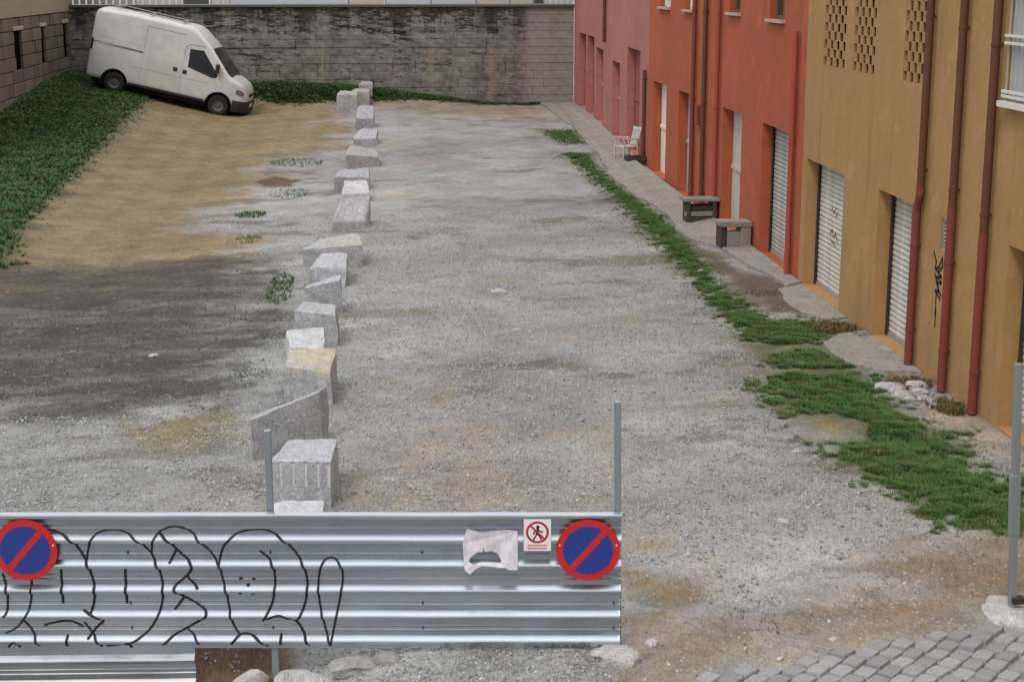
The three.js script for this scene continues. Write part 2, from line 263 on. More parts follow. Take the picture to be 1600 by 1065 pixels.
// ochre building
{
  const ops = [{ s0: 23.36, s1: 25.5, y0: .03, y1: 2.1 }, { s0: 19.87, s1: 21.66, y0: .03, y1: 2.1 }, { s0: 14.9, s1: 16.92, y0: .03, y1: 2.1 }, { s0: 18.65, s1: 19.1, y0: 1.69, y1: 2.08 },
    { s0: 23.62, s1: 24.79, y0: 3.64, y1: 5.2 }, { s0: 22.16, s1: 23.19, y0: 3.64, y1: 5.2 }, { s0: 19.95, s1: 20.89, y0: 3.64, y1: 5.2 }, { s0: 15.2, s1: 17.28, y0: 3.66, y1: 5.5 }];
  const B = building('ochre_building', 'ochre plastered building with white roller doors and pierced brick vents', 8.5, 25.78, M.ochre, ops);
  rollerDoor(B, 23.36, 25.5, .03, 2.1, M.slat, 'white roller door with black scribbles, beside the red building');
  rollerDoor(B, 19.87, 21.66, .03, 2.1, M.slat);
  rollerDoor(B, 14.9, 16.92, .03, 2.1, M.slat);
  for (const [a, b] of [[23.62, 24.79], [22.16, 23.19], [19.95, 20.89]]) { // pierced vent panels: staggered bricks
    const v = part('vent_grille', B.b), W = b - a, nc = 7, nr = 12, cw = W / nc, rh = 1.56 / nr; v.position.set(.018, 3.64, B.z((a + b) / 2));
    const g = rb(.026, rh + .008, cw + .012, .004);
    for (let r = 0; r < nr; r++) for (let c = 0; c < nc; c++) if ((r + c) % 2) { const e = rb(.026, rh - .002, cw + .008, .004); mesh('brick', r % (nr - 1) && c % (nc - 1) ? g : e, M.ochre, v).position.set(0, (r + .5) * rh, -W / 2 + (c + .5) * cw); }
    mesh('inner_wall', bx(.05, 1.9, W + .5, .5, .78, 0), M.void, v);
  }
  { // small louvred vent window
    const w = part('vent_window', B.b); w.position.set(.045, 1.69, B.z(18.875)); mesh('frame', [bx(.05, .04, .44, 0, .022, 0), bx(.05, .04, .44, 0, .368, 0), bx(.05, .3, .04, 0, .195, .2), bx(.05, .3, .04, 0, .195, -.2)], M.rail, w);
    for (let k = 0; k < 6; k++) mesh('louvre', bx(.05, .008, .36, 0, .07 + k * .05, 0, 0, 0, .6), M.slatGrey[k % 3], w); mesh('backing', bx(.01, .38, .44, .05, .195, 0), M.dark, w);
  }
  { // large upper window behind a pale metal grille
    const w = part('grille_window', B.b), W = 2.08, H = 1.84; w.position.set(.0, 3.66, B.z(16.24));
    mesh('pane', bx(.02, H - .004, W - .004, .03, H / 2, 0), std(lin(.5, .52, .55), .4), w);
    for (let k = 0; k <= 14; k++) mesh('grille_bar', bx(.014, H - .02, .014, -.03, H / 2, -W / 2 + .04 + k * (W - .08) / 14), M.slatGrey[0], w);
    for (const y of [.05, .1, .62, .7, 1.18, 1.72]) mesh('grille_rail', bx(.03, .03, W, -.056, y, 0), M.white, w);
    mesh('sill', bx(.14, .06, W + .02, -.04, -.036, 0), M.white, w);
  }
  pipe(B, 19.72, .02, BT, M.pipeBrown, M.pipeRed, 2.25, -.1); pipe(B, 18.55, .02, BT, M.pipeBrown, M.pipeRed, 2.15); pipe(B, 17.5, .02, BT, M.pipeBrown, M.pipeRed, 2.0);
  // graffiti tag on the wall: flat painted strokes
  const strokes = (list, z0, y0, sc, wd) => list.map((p) => { const gs = []; for (let i = 1; i < p.length; i++) { const [a, b] = [p[i - 1], p[i]], dx = (b[0] - a[0]) * sc, dy = (b[1] - a[1]) * sc, l = Math.hypot(dx, dy); gs.push(bx(.002, wd, l + wd * .8, 0, 0, 0, 0, 0, 0).rotateX(Math.atan2(dy, -dx)).translate(-.003, y0 + (a[1] + b[1]) / 2 * sc, z0 - (-(a[0] + b[0]) / 2) * sc)); } return gs; }).flat();
  mesh('graffiti', strokes([[[-.3, 1], [-.1, .8], [-.15, .62], [.1, .7], [.3, .95], [.35, .75], [.1, .6]], [[-.05, .6], [.3, .5], [.0, .45], [.32, .36], [.05, .3]], [[-.15, .5], [.1, .2], [.35, .05]], [[.02, .35], [.2, .12], [-.05, .1], [.3, -.05]], [[.02, .05], [.02, -.5]], [[.06, -.35], [.05, -.75]]], B.z(19.14), 1.1, .52, .034), M.black, B.b);
  mesh('graffiti', strokes([[[-.5, .1], [-.2, .3], [0, 0], [.3, .2], [.6, -.1]], [[-.4, 1.2], [-.1, 1.0], [.2, 1.25]], [[.2, .9], [.5, 1.1]], [[-.3, -.2], [.4, -.3]]], B.z(24.6), .95, .38, .018).map((g) => g.translate(.232, 0, 0)), M.black, B.b);
}
// red building
{
  const ops = [{ s0: 26.62, s1: 28.67, y0: .03, y1: 2.4 }, { s0: 30.35, s1: 32.12, y0: .03, y1: 2.4 }, { s0: 35.24, s1: 37.03, y0: .05, y1: 2.4 }, { s0: 38.65, s1: 40.61, y0: .1, y1: 2.4 },
    { s0: 30.79, s1: 31.78, y0: 4.29, y1: 5.5 }, { s0: 27.35, s1: 28.41, y0: 4.25, y1: 5.5 }, { s0: 38.36, s1: 39.78, y0: 4.25, y1: 5.5 }, { s0: 35.41, s1: 36.47, y0: 4.25, y1: 5.5 }];
  const B = building('red_building', 'brick red plastered building with recessed garage doors', 25.78, 41.35, M.red, ops);
  rollerDoor(B, 26.62, 28.67, .03, 2.4, M.slatGrey, 'grey roller door in the red wall');
  leafDoor(B, 30.35, 32.12, .03, 2.4, std(lin(.52, .5, .45), .6)); leafDoor(B, 35.24, 37.03, .05, 2.4, std(lin(.42, .4, .4), .6)); leafDoor(B, 38.65, 40.61, .1, 2.4, std(lin(.8, .74, .66), .6));
  sashWindow(B, 30.79, 31.78, 4.29, 5.5); sashWindow(B, 27.35, 28.41, 4.25, 5.5); sashWindow(B, 38.36, 39.78, 4.25, 5.5, 'blind'); sashWindow(B, 35.41, 36.47, 4.25, 5.5, 'blind');
  pipe(B, 34.97, .1, BT, M.pipeRed, M.pipeRed, 0); pipe(B, 33.75, .1, BT, M.pipeBrown, M.pipeRed, 0); pipe(B, 32.45, .1, BT, M.pipeBright, M.pipeRed, 0); pipe(B, 26.25, .02, 4.1, M.pipeBright, M.pipeRed, 0);
  mesh('meter_box', rb(.1, .42, .24, .015, -.05, 2.05, B.z(34.45)), M.pipeRed, B.b);
}
// pink building
{
  const e = (s) => G(XF, -s) + .03;
  const ops = [{ s0: 54.28, s1: 56.23, y0: e(55), y1: 3.06 }, { s0: 52.14, s1: 53.94, y0: e(53), y1: 3.06 }, { s0: 49.97, s1: 51.64, y0: e(51), y1: 2.75 }, { s0: 46.41, s1: 47.98, y0: e(47), y1: 2.52 }, { s0: 42.73, s1: 44.99, y0: e(44), y1: 3.04 }];
  const B = building('pink_building', 'dusty pink plastered building with recessed doors next to the concrete wall', 41.35, 57.6, M.pink, ops);
  const grey = std(lin(.5, .43, .4), .7);
  ops.forEach((o, i) => leafDoor(B, o.s0, o.s1, o.y0, o.y1, i === 2 || i === 3 ? grey : M.pinkDoor));
  pipe(B, 49.34, 3.0, BT, M.pipeBrown, M.pipeRed, 0); pipe(B, 41.55, .12, 2.6, M.pipeBrown, M.pipeRed, 0);
}

// ---------------------------------------------------------------- concrete walk along the doors
{
  const P = [[5.69, -57.5], [6.84, -57.5], [6.84, -51], [6.84, -46], [6.84, -41.43], [6.84, -37.19], [6.84, -32.67], [6.84, -28], [6.84, -25.57], [6.6, -25.3], [6.44, -27.08], [6.25, -29.3], [5.95, -30.26], [5.85, -31.4], [6.06, -33.18], [5.80, -37.27], [5.75, -40.5], [5.96, -43.51], [5.90, -46.2], [6.0, -48.92], [5.8, -53]];
  const slab = (pts, t, name, label) => { const s = new THREE.Shape(pts.map(([x, z]) => new THREE.Vector2(x, -z))); const g = new THREE.ExtrudeGeometry(s, { depth: .2, bevelEnabled: true, bevelSize: .015, bevelThickness: .015, bevelSegments: 1 }); g.rotateX(-Math.PI / 2);
    const p = g.attributes.position; for (let i = 0; i < p.count; i++) p.setY(i, p.getY(i) - .2 + t + G(p.getX(i), p.getZ(i))); g.computeVertexNormals(); return struct(mesh(name, toCreasedNormals(g, .5), M.concrete), label, 'pavement'); };
  const r = rng(3), rag = (pts) => { const o = []; for (let i = 0; i < pts.length; i++) { const a = pts[i], b = pts[(i + 1) % pts.length], n = Math.max(1, Math.round(Math.hypot(b[0] - a[0], b[1] - a[1]) / .5)); for (let k = 0; k < n; k++) { const t = k / n, x = mix(a[0], b[0], t), z = mix(a[1], b[1], t); o.push([x < 6.7 ? x + (fb(z / 3, .3) - .5) * .25 : x, z]); } } return o; };
  slab(rag(P), .05, 'walkway', 'worn concrete walkway in front of the red and pink doors');
  slab(rag([[6.32, -23.3], [6.3, -24.3], [6.42, -25.1], [6.84, -25.5], [6.84, -22.9], [6.5, -22.75]]), .025, 'doorstep', 'concrete apron at the roller door next to the red wall');
  slab(rag([[6.1, -20.0], [6.0, -20.6], [6.1, -21.2], [6.4, -21.7], [6.84, -21.9], [6.84, -19.5], [6.4, -19.6]]), .03, 'doorstep', 'concrete apron at the roller door between brush and drainpipe');
}

// ---------------------------------------------------------------- wall across the far end
{
  const z0 = -57.6, XL = -10.9, XR = 6.84, top = 3.92;
  const map = tex(1024, 256, (u, v) => { // u across the wall, v up: pale cement, dark lichen in rows and runs
    const x = mix(XL, XR, u), y = v * 4, a = fb(x / 6, y / 6), b = fb(x / 1.3, y / 1.3 + .3), c = fb(x / .45, y / .2), row = fb(x / 7 + .1, Math.floor(y / .27) * .137), run = fb(x / 1.1 + .7, y / 9);
    let R = .5 + (b - .5) * .22 + (row - .5) * .22, Gc = R * .98, B = R * .93;
    const clean = sm((x - 4.7) / .6); if (clean > 0) { R = mix(R, .56 + (b - .5) * .1, clean); Gc = mix(Gc, R * .98, clean); B = mix(B, R * .93, clean); }
    const hz = fb(x / 4.2 + .2, y / .9), hz2 = fb(x / 1.6, y / .33 + .6); let m = sm((a * .35 + hz * .55 + hz2 * .35 + row * .25 + (c - .5) * .35 - .74) * 5) * .7 + sm((y - 2.85) / .7 + (hz - .5) * 2.4 + (run - .5) * 3) * .62 * sm((hz2 - .2) * 4) + sm((fb(x / .8 + .2, y / 14) - .6) * 7) * sm((fb(x / 3, y / 3 + .7) - .3) * 4) * .45; m *= 1 - .9 * clean; m = clamp(m, 0, .88);
    R *= 1 - m * .82; Gc *= 1 - m * .81; B *= 1 - m * .8;
    for (const [px, w] of [[1.75, .16], [3.85, .22], [-2.1, .12]]) { const q = sm(1 - Math.abs(x - px + (b - .5) * .3) / w) * sm((2.9 - y) * 3) * .6; R = mix(R, .6, q); Gc = mix(Gc, .55, q); B = mix(B, .46, q); }
    return [R, Gc, B];
  }); map.wrapS = map.wrapT = THREE.ClampToEdgeWrapping;
  const wall = thing('concrete_wall', 'stained board marked concrete retaining wall across the far end of the lot', 'wall', [0, 0, z0]);
  const m = std(0xffffff, .95, { map, bumpMap: stoneBump, bumpScale: .012 });
  mesh('core', bx(XR - XL, top, .3, (XL + XR) / 2, top / 2 - .02, -.19), std(lin(.06, .055, .05), .95), wall);
  const r = rng(44);
  for (let k = 0; k * .28 < top; k++) { const y0 = k * .28; let x = XL; while (x < XR - .02) { let w = 1.6 + r() * 2.2; if (XR - x - w < .8) w = XR - x; const h = Math.min(.272, top - y0 - .01), dd = .05 + r() * .025 + (k === 9 && x < -3 ? .03 : 0), g = bx(w - .012, h, dd, x + w / 2, y0 + h / 2, dd / 2 - .04, 0, (r() - .5) * .02); const p = g.attributes.position, u = g.attributes.uv; for (let i = 0; i < p.count; i++) u.setXY(i, (p.getX(i) - XL) / (XR - XL), p.getY(i) / 4); mesh('board_course', g, m, wall); x += w; } }
  mesh('coping', rb(XR - XL + .1, .09, .5, .02, (XL + XR) / 2 - .02, top + .03, -.12), std(lin(.1, .095, .085), .95), wall);
  // railing screens above the coping
  const scr = thing('screen_fence', 'pale panel screen standing on top of the dark concrete wall', 'fence', [0, top + .08, z0 - .22]);
  const mats = { w: std(lin(.62, .63, .62), .6), b: std(lin(.5, .56, .62), .5), c: std(lin(.52, .48, .42), .7), g: std(lin(.33, .32, .3), .8), d: std(lin(.06, .07, .07), .6) };
  for (const [a, b, k] of [[-10.9, -8.6, 'slats g'], [-8.5, -6.9, 'slats c'], [-6.85, -6.0, 'd'], [-5.9, -5.3, 'slats c'], [-5.25, -1.15, 'b'], [-1.1, .1, 'c'], [.2, 1.75, 'b'], [1.8, 3.35, 'b'], [3.4, 4.55, 'c'], [4.6, 5.4, 'c'], [5.45, 5.75, 'd'], [5.8, 6.8, 'slats b']]) {
    const mt = mats[k.slice(-1)];
    if (k.startsWith('slats')) { const n = Math.round((b - a) / .22), q = (b - a) / n, g = rb(q * .72, 1.3, .04, .01); for (let i = 0; i < n; i++) mesh('slat', g, mt, scr).position.set(a + (i + .5) * q, .66, 0); mesh('rail', bx(b - a, .05, .03, (a + b) / 2, .2, -.05), mt, scr); }
    else mesh('panel', rb(b - a, 1.3, .04, .012, (a + b) / 2, .66, 0), mt, scr);
    mesh('post', bx(.05, 1.36, .06, a - .02, .68, -.05), mats.g, scr);
  }
}

// ---------------------------------------------------------------- stone building on the left
{
  const X = -10.8, b = thing('stone_building', 'old stone block building with narrow slit windows beside the grass bank', 'building', [X, 0, -48]);
  const slits = [[-49.95, -48.95], [-53.4, -52.75], [-57.15, -56.4]], wz0 = -58.2, wz1 = -40, ch = .38, y00 = .35;
  const stoneMap = concreteMap(1, .72, .98), tones = [[.215, .178, .135], [.24, .2, .15], [.19, .16, .125], [.205, .16, .125], [.25, .215, .165]].map((c) => std(lin(...c), .95, { map: stoneMap, bumpMap: stoneBump, bumpScale: .02 }));
  const r = rng(72), cream = std(lin(.37, .315, .225), .95, { map: plaster });
  for (let k = 0; k < 9; k++) { const y0 = y00 + k * ch, inW = y0 > 2.2 && y0 < 3.3; let z = wz0; while (z < wz1) {
    let w = .45 + r() * r() * 1.1, ze = z + w; if (inW) { const s = slits.find((q) => z >= q[0] - .01 && z < q[1] - .01); if (s) { z = s[1]; continue; } const nx = slits.find((q) => q[0] > z + .01 && q[0] < ze + .25); if (nx) ze = nx[0]; }
    const g = rb(.3, ch - .02, ze - z - .022, .018); const p = mesh('stone_block', g, tones[Math.floor(r() * 5)], b); p.position.set(-.15 + r() * .03, y0 + ch / 2, (z + ze) / 2 + 48); z = ze; } }
  for (const [a, c] of slits) { const w = part('slit_window', b); w.position.set(0, 0, (a + c) / 2 + 48); mesh('pane', bx(.03, 1.14, c - a - .004, -.08, 2.82, 0), M.void, w); mesh('lintel', rb(.34, .12, c - a + .3, .02, -.12, 3.46, 0), std(lin(.36, .32, .28), .9), w); }
  mesh('mortar_core', bx(.2, 3.5, wz1 - wz0, -.42, 2.0, (wz0 + wz1) / 2 + 48), std(lin(.2, .18, .15), .95), b);
  mesh('upper_wall', bx(.34, 2.4, wz1 - wz0, -.13, 4.99, (wz0 + wz1) / 2 + 48), cream, b);
  mesh('rear_mass', bx(6, 6.2, wz1 - wz0 - .1, -3.6, 3.0, (wz0 + wz1) / 2 + 48), cream, b);
  mesh('roof', bx(6.9, .2, wz1 - wz0 + .4, -3.2, 6.3, (wz0 + wz1) / 2 + 48), M.roofTile, b);
}

// ---------------------------------------------------------------- sheet metal fence at the street
const FA = -4.592585 * Math.PI / 180, FP = [1.73, 0, -11.2];
const fenceAt = (s, y, out) => [FP[0] + s * Math.cos(FA) + out * Math.sin(FA), y, FP[2] - s * Math.sin(FA) + out * Math.cos(FA)];
{
  const S0 = -5.8, f = thing('sheet_metal_fence', 'low fence of ribbed galvanised sheet metal with black graffiti', 'fence', FP, FA);
  const TW = 2048, TH = 512, ink = [];
  const px = (u, v) => [(u - 968) * .00481, 1.097 - (v - 803) * .0051];
  const L = [[[75, 824], [100, 833], [112, 842], [125, 857], [134, 876]], [[134, 876], [136, 860], [143, 840], [155, 830], [175, 826], [195, 828], [212, 840], [228, 854], [236, 863]], [[134, 876], [140, 895], [145, 915], [142, 940], [136, 955]],
    [[125, 952], [136, 957], [158, 968], [145, 976], [130, 995]], [[125, 972], [136, 985], [143, 1000], [149, 1009]], [[62, 975], [85, 969], [106, 969], [122, 977]], [[236, 863], [236, 850], [242, 838], [250, 828], [265, 822], [280, 822], [295, 826], [308, 838], [312, 848], [326, 857], [335, 872], [340, 880]],
    [[236, 863], [243, 880], [250, 900], [251, 925], [246, 950], [236, 970], [220, 990], [195, 1003], [170, 1008], [158, 1008]], [[250, 832], [262, 842], [275, 857], [298, 878], [298, 888], [285, 902], [264, 917], [280, 930], [300, 938], [320, 955], [312, 965], [285, 980], [262, 992], [246, 1006]],
    [[275, 857], [264, 876]], [[290, 900], [305, 916]], [[283, 932], [268, 950]], [[286, 980], [297, 992], [304, 1005]], [[340, 880], [343, 860], [355, 842], [372, 830], [395, 826], [415, 826], [435, 836], [455, 855], [468, 873], [476, 895], [477, 920], [470, 950], [458, 968]], [[340, 880], [345, 905], [350, 925], [354, 955], [356, 970], [366, 988]],
    [[355, 1003], [366, 990], [380, 988], [392, 993], [410, 1008]], [[405, 860], [418, 868], [425, 885], [427, 905], [424, 930], [418, 948], [405, 968]], [[405, 968], [420, 960], [432, 958], [445, 963], [458, 968], [468, 983], [472, 1000], [476, 1007]],
    [[510, 1008], [500, 970], [493, 930], [494, 900], [500, 876], [514, 868], [528, 876], [533, 895], [530, 920], [522, 955], [515, 985], [510, 1008]], [[93, 890], [93, 940]], [[193, 890], [193, 940]], [[97, 992], [95, 1008]], [[433, 990], [432, 1006]], [[2, 895], [8, 920], [5, 955], [0, 960]], [[46, 905], [45, 930], [38, 955], [28, 968], [18, 980], [0, 988]],
    [[28, 968], [38, 975], [45, 990], [50, 1008]], [[3, 1010], [12, 996], [20, 1010]], [[190, 1002], [196, 1010]]];
  const dots = [[373, 902], [393, 903], [384, 912], [372, 924], [392, 925]];
  const paint = (bg, fg, speck) => {
    const c = document.createElement('canvas'); c.width = TW; c.height = TH; const q = c.getContext('2d'); const im = q.createImageData(TW, TH), r = rng(9);
    for (let j = 0; j < TH; j++) for (let i = 0; i < TW; i++) { const o = (j * TW + i) * 4, n = fb(i / 700, j / 300) - .5, n2 = fb(i / 90 + .3, j / 1400) - .5, k = bg + (n * .9 + n2 * .6 + (r() - .5) * .35) * speck; im.data[o] = k * .945; im.data[o + 1] = k * .985; im.data[o + 2] = Math.min(255, k * 1.02); im.data[o + 3] = 255; }
    q.putImageData(im, 0, 0); q.strokeStyle = q.fillStyle = fg; q.lineCap = q.lineJoin = 'round';
    const X = (s) => (s - S0) / -S0 * TW, Y = (y) => (1 - y / 1.15) * TH;
    for (const p of L) { const pts = p.map((a) => { const [s, y] = px(...a); return [X(s), Y(y)]; }); q.lineWidth = 6.4 + (p.length % 3) * .7; q.beginPath(); q.moveTo(...pts[0]); for (let i = 1; i < pts.length - 1; i++) q.quadraticCurveTo(pts[i][0], pts[i][1], (pts[i][0] + pts[i + 1][0]) / 2, (pts[i][1] + pts[i + 1][1]) / 2); q.lineTo(...pts[pts.length - 1]); q.stroke(); }
    for (const a of dots) { const [s, y] = px(...a); q.beginPath(); q.arc(X(s), Y(y), 5.5, 0, 7); q.fill(); }
    const t = new THREE.CanvasTexture(c); t.magFilter = THREE.LinearFilter; return t;
  };
  const cm = paint(214, '#121417', 6); cm.colorSpace = THREE.SRGBColorSpace; const mm = paint(235, '#000000', 0), rm = paint(60, '#a0a0a0', 16);
  const galv = new THREE.MeshStandardMaterial({ map: cm, metalnessMap: mm, metalness: 1, roughnessMap: rm, roughness: 1 });
  const galvPlain = new THREE.MeshStandardMaterial({ color: lin(.62, .67, .72), metalness: .95, roughness: .36, roughnessMap: tex(256, 256, (u, v) => { const q = .75 + (fb(u, v) - .5) * .8; return [q, q, q]; }, false) });
  const postMat = new THREE.MeshStandardMaterial({ color: lin(.36, .4, .43), metalness: .75, roughness: .5 });
  const sheet = (x0, x1, ribs, yA, yB, sag) => {
    const pr = [[yA, 0]]; for (const y of ribs) { if (y - .04 > yA) { pr.push([y - .04, 0]); } pr.push([y - .02, .036], [y + .002, .04], [y + .012, .036]); if (y + .041 < yB) { pr.push([y + .041, 0]); if (y + .17 < yB) for (const m of [.085, .12]) pr.push([y + m - .009, 0], [y + m - .003, .007], [y + m + .003, .007], [y + m + .009, 0]); } }
    if (pr[pr.length - 1][0] < yB - .001) pr.push([yB, 0]);
    const n = 80, pos = [], uv = [], idx = [], T = pr.length;
    for (const back of [0, 1]) for (let i = 0; i <= n; i++) { const x = mix(x0, x1, i / n); for (const [y, d] of pr) { const w = (fb(x / 5, y / 9 + .2) - .5) * .008; pos.push(x, y + sag * (x - x0) + (fb(x / 4, .7) - .5) * .006, d + w - back * .003); uv.push((x - S0) / -S0, y / 1.15); } }
    const half = (n + 1) * T;
    for (let i = 0; i < n; i++) for (let k = 0; k < T - 1; k++) { const a = i * T + k, b = a + T; idx.push(a, b, a + 1, a + 1, b, b + 1); const c = a + half, d = b + half; idx.push(c, c + 1, d, c + 1, d + 1, d); }
    for (let i = 0; i < n; i++) for (const k of [0, T - 1]) { const a = i * T + k, b = a + T, c = a + half, d = b + half; if (k) idx.push(a, b, c, b, d, c); else idx.push(a, c, b, b, c, d); }
    const g = new THREE.BufferGeometry(); g.setAttribute('position', new THREE.Float32BufferAttribute(pos, 3)); g.setAttribute('uv', new THREE.Float32BufferAttribute(uv, 2)); g.setIndex(idx); g.computeVertexNormals(); return toCreasedNormals(g, .35);
  };
  mesh('ribbed_sheet', sheet(S0, -.012, [.094, .295, .5, .7, .9, 1.093], .03, 1.112, 0), galv, f).userData.label = 'ribbed sheet with large black graffiti letters';
  const low = mesh('ribbed_sheet', sheet(S0, -3.24, [-.5, -.3, -.1], -.6, .055, .012), galvPlain, f); low.position.z = -.028; low.userData.label = 'bare lower ribbed sheet without paint';
  for (const [s, h, b] of [[-2.634, 1.73, -.75], [-.02, 1.95, -.06], [-5.2, 1.7, -.8]]) { const p = mesh('post', rb(.05, h - b, .05, .006, 0, (h + b) / 2, 0), postMat, f); p.position.set(s, 0, -.06 - (s < -3 ? .03 : 0)); p.rotation.z = s === -.02 ? .016 : 0; }
  for (const s of [-4.9, -3.7, -2.634, -1.5, -.06]) for (const y of [.2, .4, .8]) mesh('screw', cyl(.008, .008, .008, 0, 0, 0, 6).rotateX(Math.PI / 2).translate(s, y, .006), M.dark, f);
  // torn paper, wrinkled, with a ragged hole
  {
    const w = .395, h = .318, sh = new THREE.Shape(); const edge = [[0, .0], [.04, -.035], [.075, .0], [.13, .035], [.19, .03], [.26, .012], [.3, .02], [.34, .0], [w, .0], [w + .006, .16], [w, h - .02], [w - .09, h - .006], [.12, h - .028], [.02, h], [-.012, .2]];
    sh.setFromPoints(edge.map((p) => new THREE.Vector2(...p))); sh.holes.push(new THREE.Path([[.03, .06], [.05, .1], [.1, .13], [.135, .135], [.14, .165], [.155, .135], [.2, .145], [.25, .12], [.272, .07], [.27, .05], [.2, .055], [.12, .055], [.07, .04]].map((p) => new THREE.Vector2(...p))));
    const g = new THREE.ExtrudeGeometry(sh, { depth: .0015, bevelEnabled: false }); const p = g.attributes.position; for (let i = 0; i < p.count; i++) p.setZ(i, p.getZ(i) + (fb(p.getX(i) * 1.6, p.getY(i) * 1.6) - .5) * .03 - (p.getY(i) < .04 ? -.02 : 0)); g.computeVertexNormals();
    const t = tag(mesh('torn_poster', g, std(lin(.85, .84, .87), .85, { map: tex(256, 256, (u, v) => { const c = .93 + (fb(u * 2, v) - .5) * .2; return [c, c * .985, c]; }, true, 2) })), 'torn white plastic poster remnant on the ribbed sheet', 'poster'); t.position.set(...fenceAt(-1.182, .684, .052)); t.rotation.y = FA;
  }
  // round signs
  const red = std(lin(.55, .022, .02), .45), blue = std(lin(.02, .045, .27), .45), bolt = std(lin(.7, .7, .68), .4);
  for (const [s, lb] of [[-4.452, 'round blue and red no parking sign over the graffiti'], [-.261, 'round blue and red no parking sign at the fence post']]) {
    const g = thing('round_sign', lb, 'sign', fenceAt(s, .831, .044), FA, 'no parking signs on the fence'), R = .238;
    const disc = (r, d, z) => { const q = new THREE.CylinderGeometry(r, r, d, 56); q.rotateX(Math.PI / 2); q.translate(0, 0, z); return q; };
    mesh('red_plate', disc(R, .006, .003), red, g); mesh('blue_face', disc(R * .785, .003, .0075), blue, g);
    const b = bx(R * 1.62, R * .2, .003, 0, 0, .0108); b.rotateZ(.86); mesh('red_bar', b, red, g);
    for (const a of [.18, Math.PI - .18]) mesh('bolt', new THREE.SphereGeometry(.008, 8, 6).translate(Math.cos(a) * R * .9, Math.sin(a) * R * .9, .008), bolt, g);
  }
  { // small square sign
    const c = document.createElement('canvas'); c.width = 256; c.height = 312; const q = c.getContext('2d'); q.fillStyle = '#efe6ea'; q.fillRect(0, 0, 256, 312);
    q.fillStyle = '#15131a'; q.beginPath(); q.arc(132, 76, 17, 0, 7); q.fill(); q.strokeStyle = '#15131a'; q.lineCap = q.lineJoin = 'round'; q.lineWidth = 27; q.beginPath(); q.moveTo(130, 104); q.lineTo(124, 142); q.stroke(); q.lineWidth = 14; for (const p of [[[124, 142], [108, 172], [92, 200]], [[126, 142], [150, 166], [164, 198]], [[128, 102], [100, 122], [92, 146]], [[134, 104], [160, 126], [176, 122]]]) { q.beginPath(); q.moveTo(...p[0]); q.lineTo(...p[1]); q.lineTo(...p[2]); q.stroke(); }
    q.strokeStyle = '#b3172b'; q.lineWidth = 22; q.beginPath(); q.arc(128, 128, 98, 0, 7); q.stroke(); q.lineWidth = 19; q.beginPath(); q.moveTo(60, 60); q.lineTo(197, 197); q.stroke();
    q.fillStyle = '#c4283a'; const r = rng(2); for (let row = 0; row < 2; row++) { let x = 36; while (x < 218) { const w = 8 + r() * 12; q.fillRect(x, 252 + row * 28, w, 15); x += w + 5; } }
    const t = new THREE.CanvasTexture(c); t.colorSpace = THREE.SRGBColorSpace; t.magFilter = THREE.LinearFilter;
    const g = thing('pedestrian_sign', 'small white sign with red circle crossing out a walking figure', 'sign', fenceAt(-.639, .825, .046), FA);
    mesh('plate', rb(.204, .249, .004, .0015, 0, .1245, 0), std(lin(.72, .68, .7), .5), g); const fc = new THREE.PlaneGeometry(.2, .245); fc.translate(0, .1245, .0032); mesh('printed_face', fc, std(0xffffff, .5, { map: t }), g);
  }
  // lone post on the right of the entrance
  const p2 = thing('gate_post', 'grey metal gate post standing in broken concrete by the cobbles', 'post', [4.97, .02, -11.69]); p2.rotation.z = .045;
  mesh('tube', rb(.055, 2.1, .055, .006, 0, 1.0, 0), postMat, p2); mesh('sleeve', rb(.075, .5, .07, .006, 0, .9, 0), postMat, p2); mesh('hinge_plate', rb(.1, .05, .08, .006, .04, .1, .02), M.dark, p2);
}

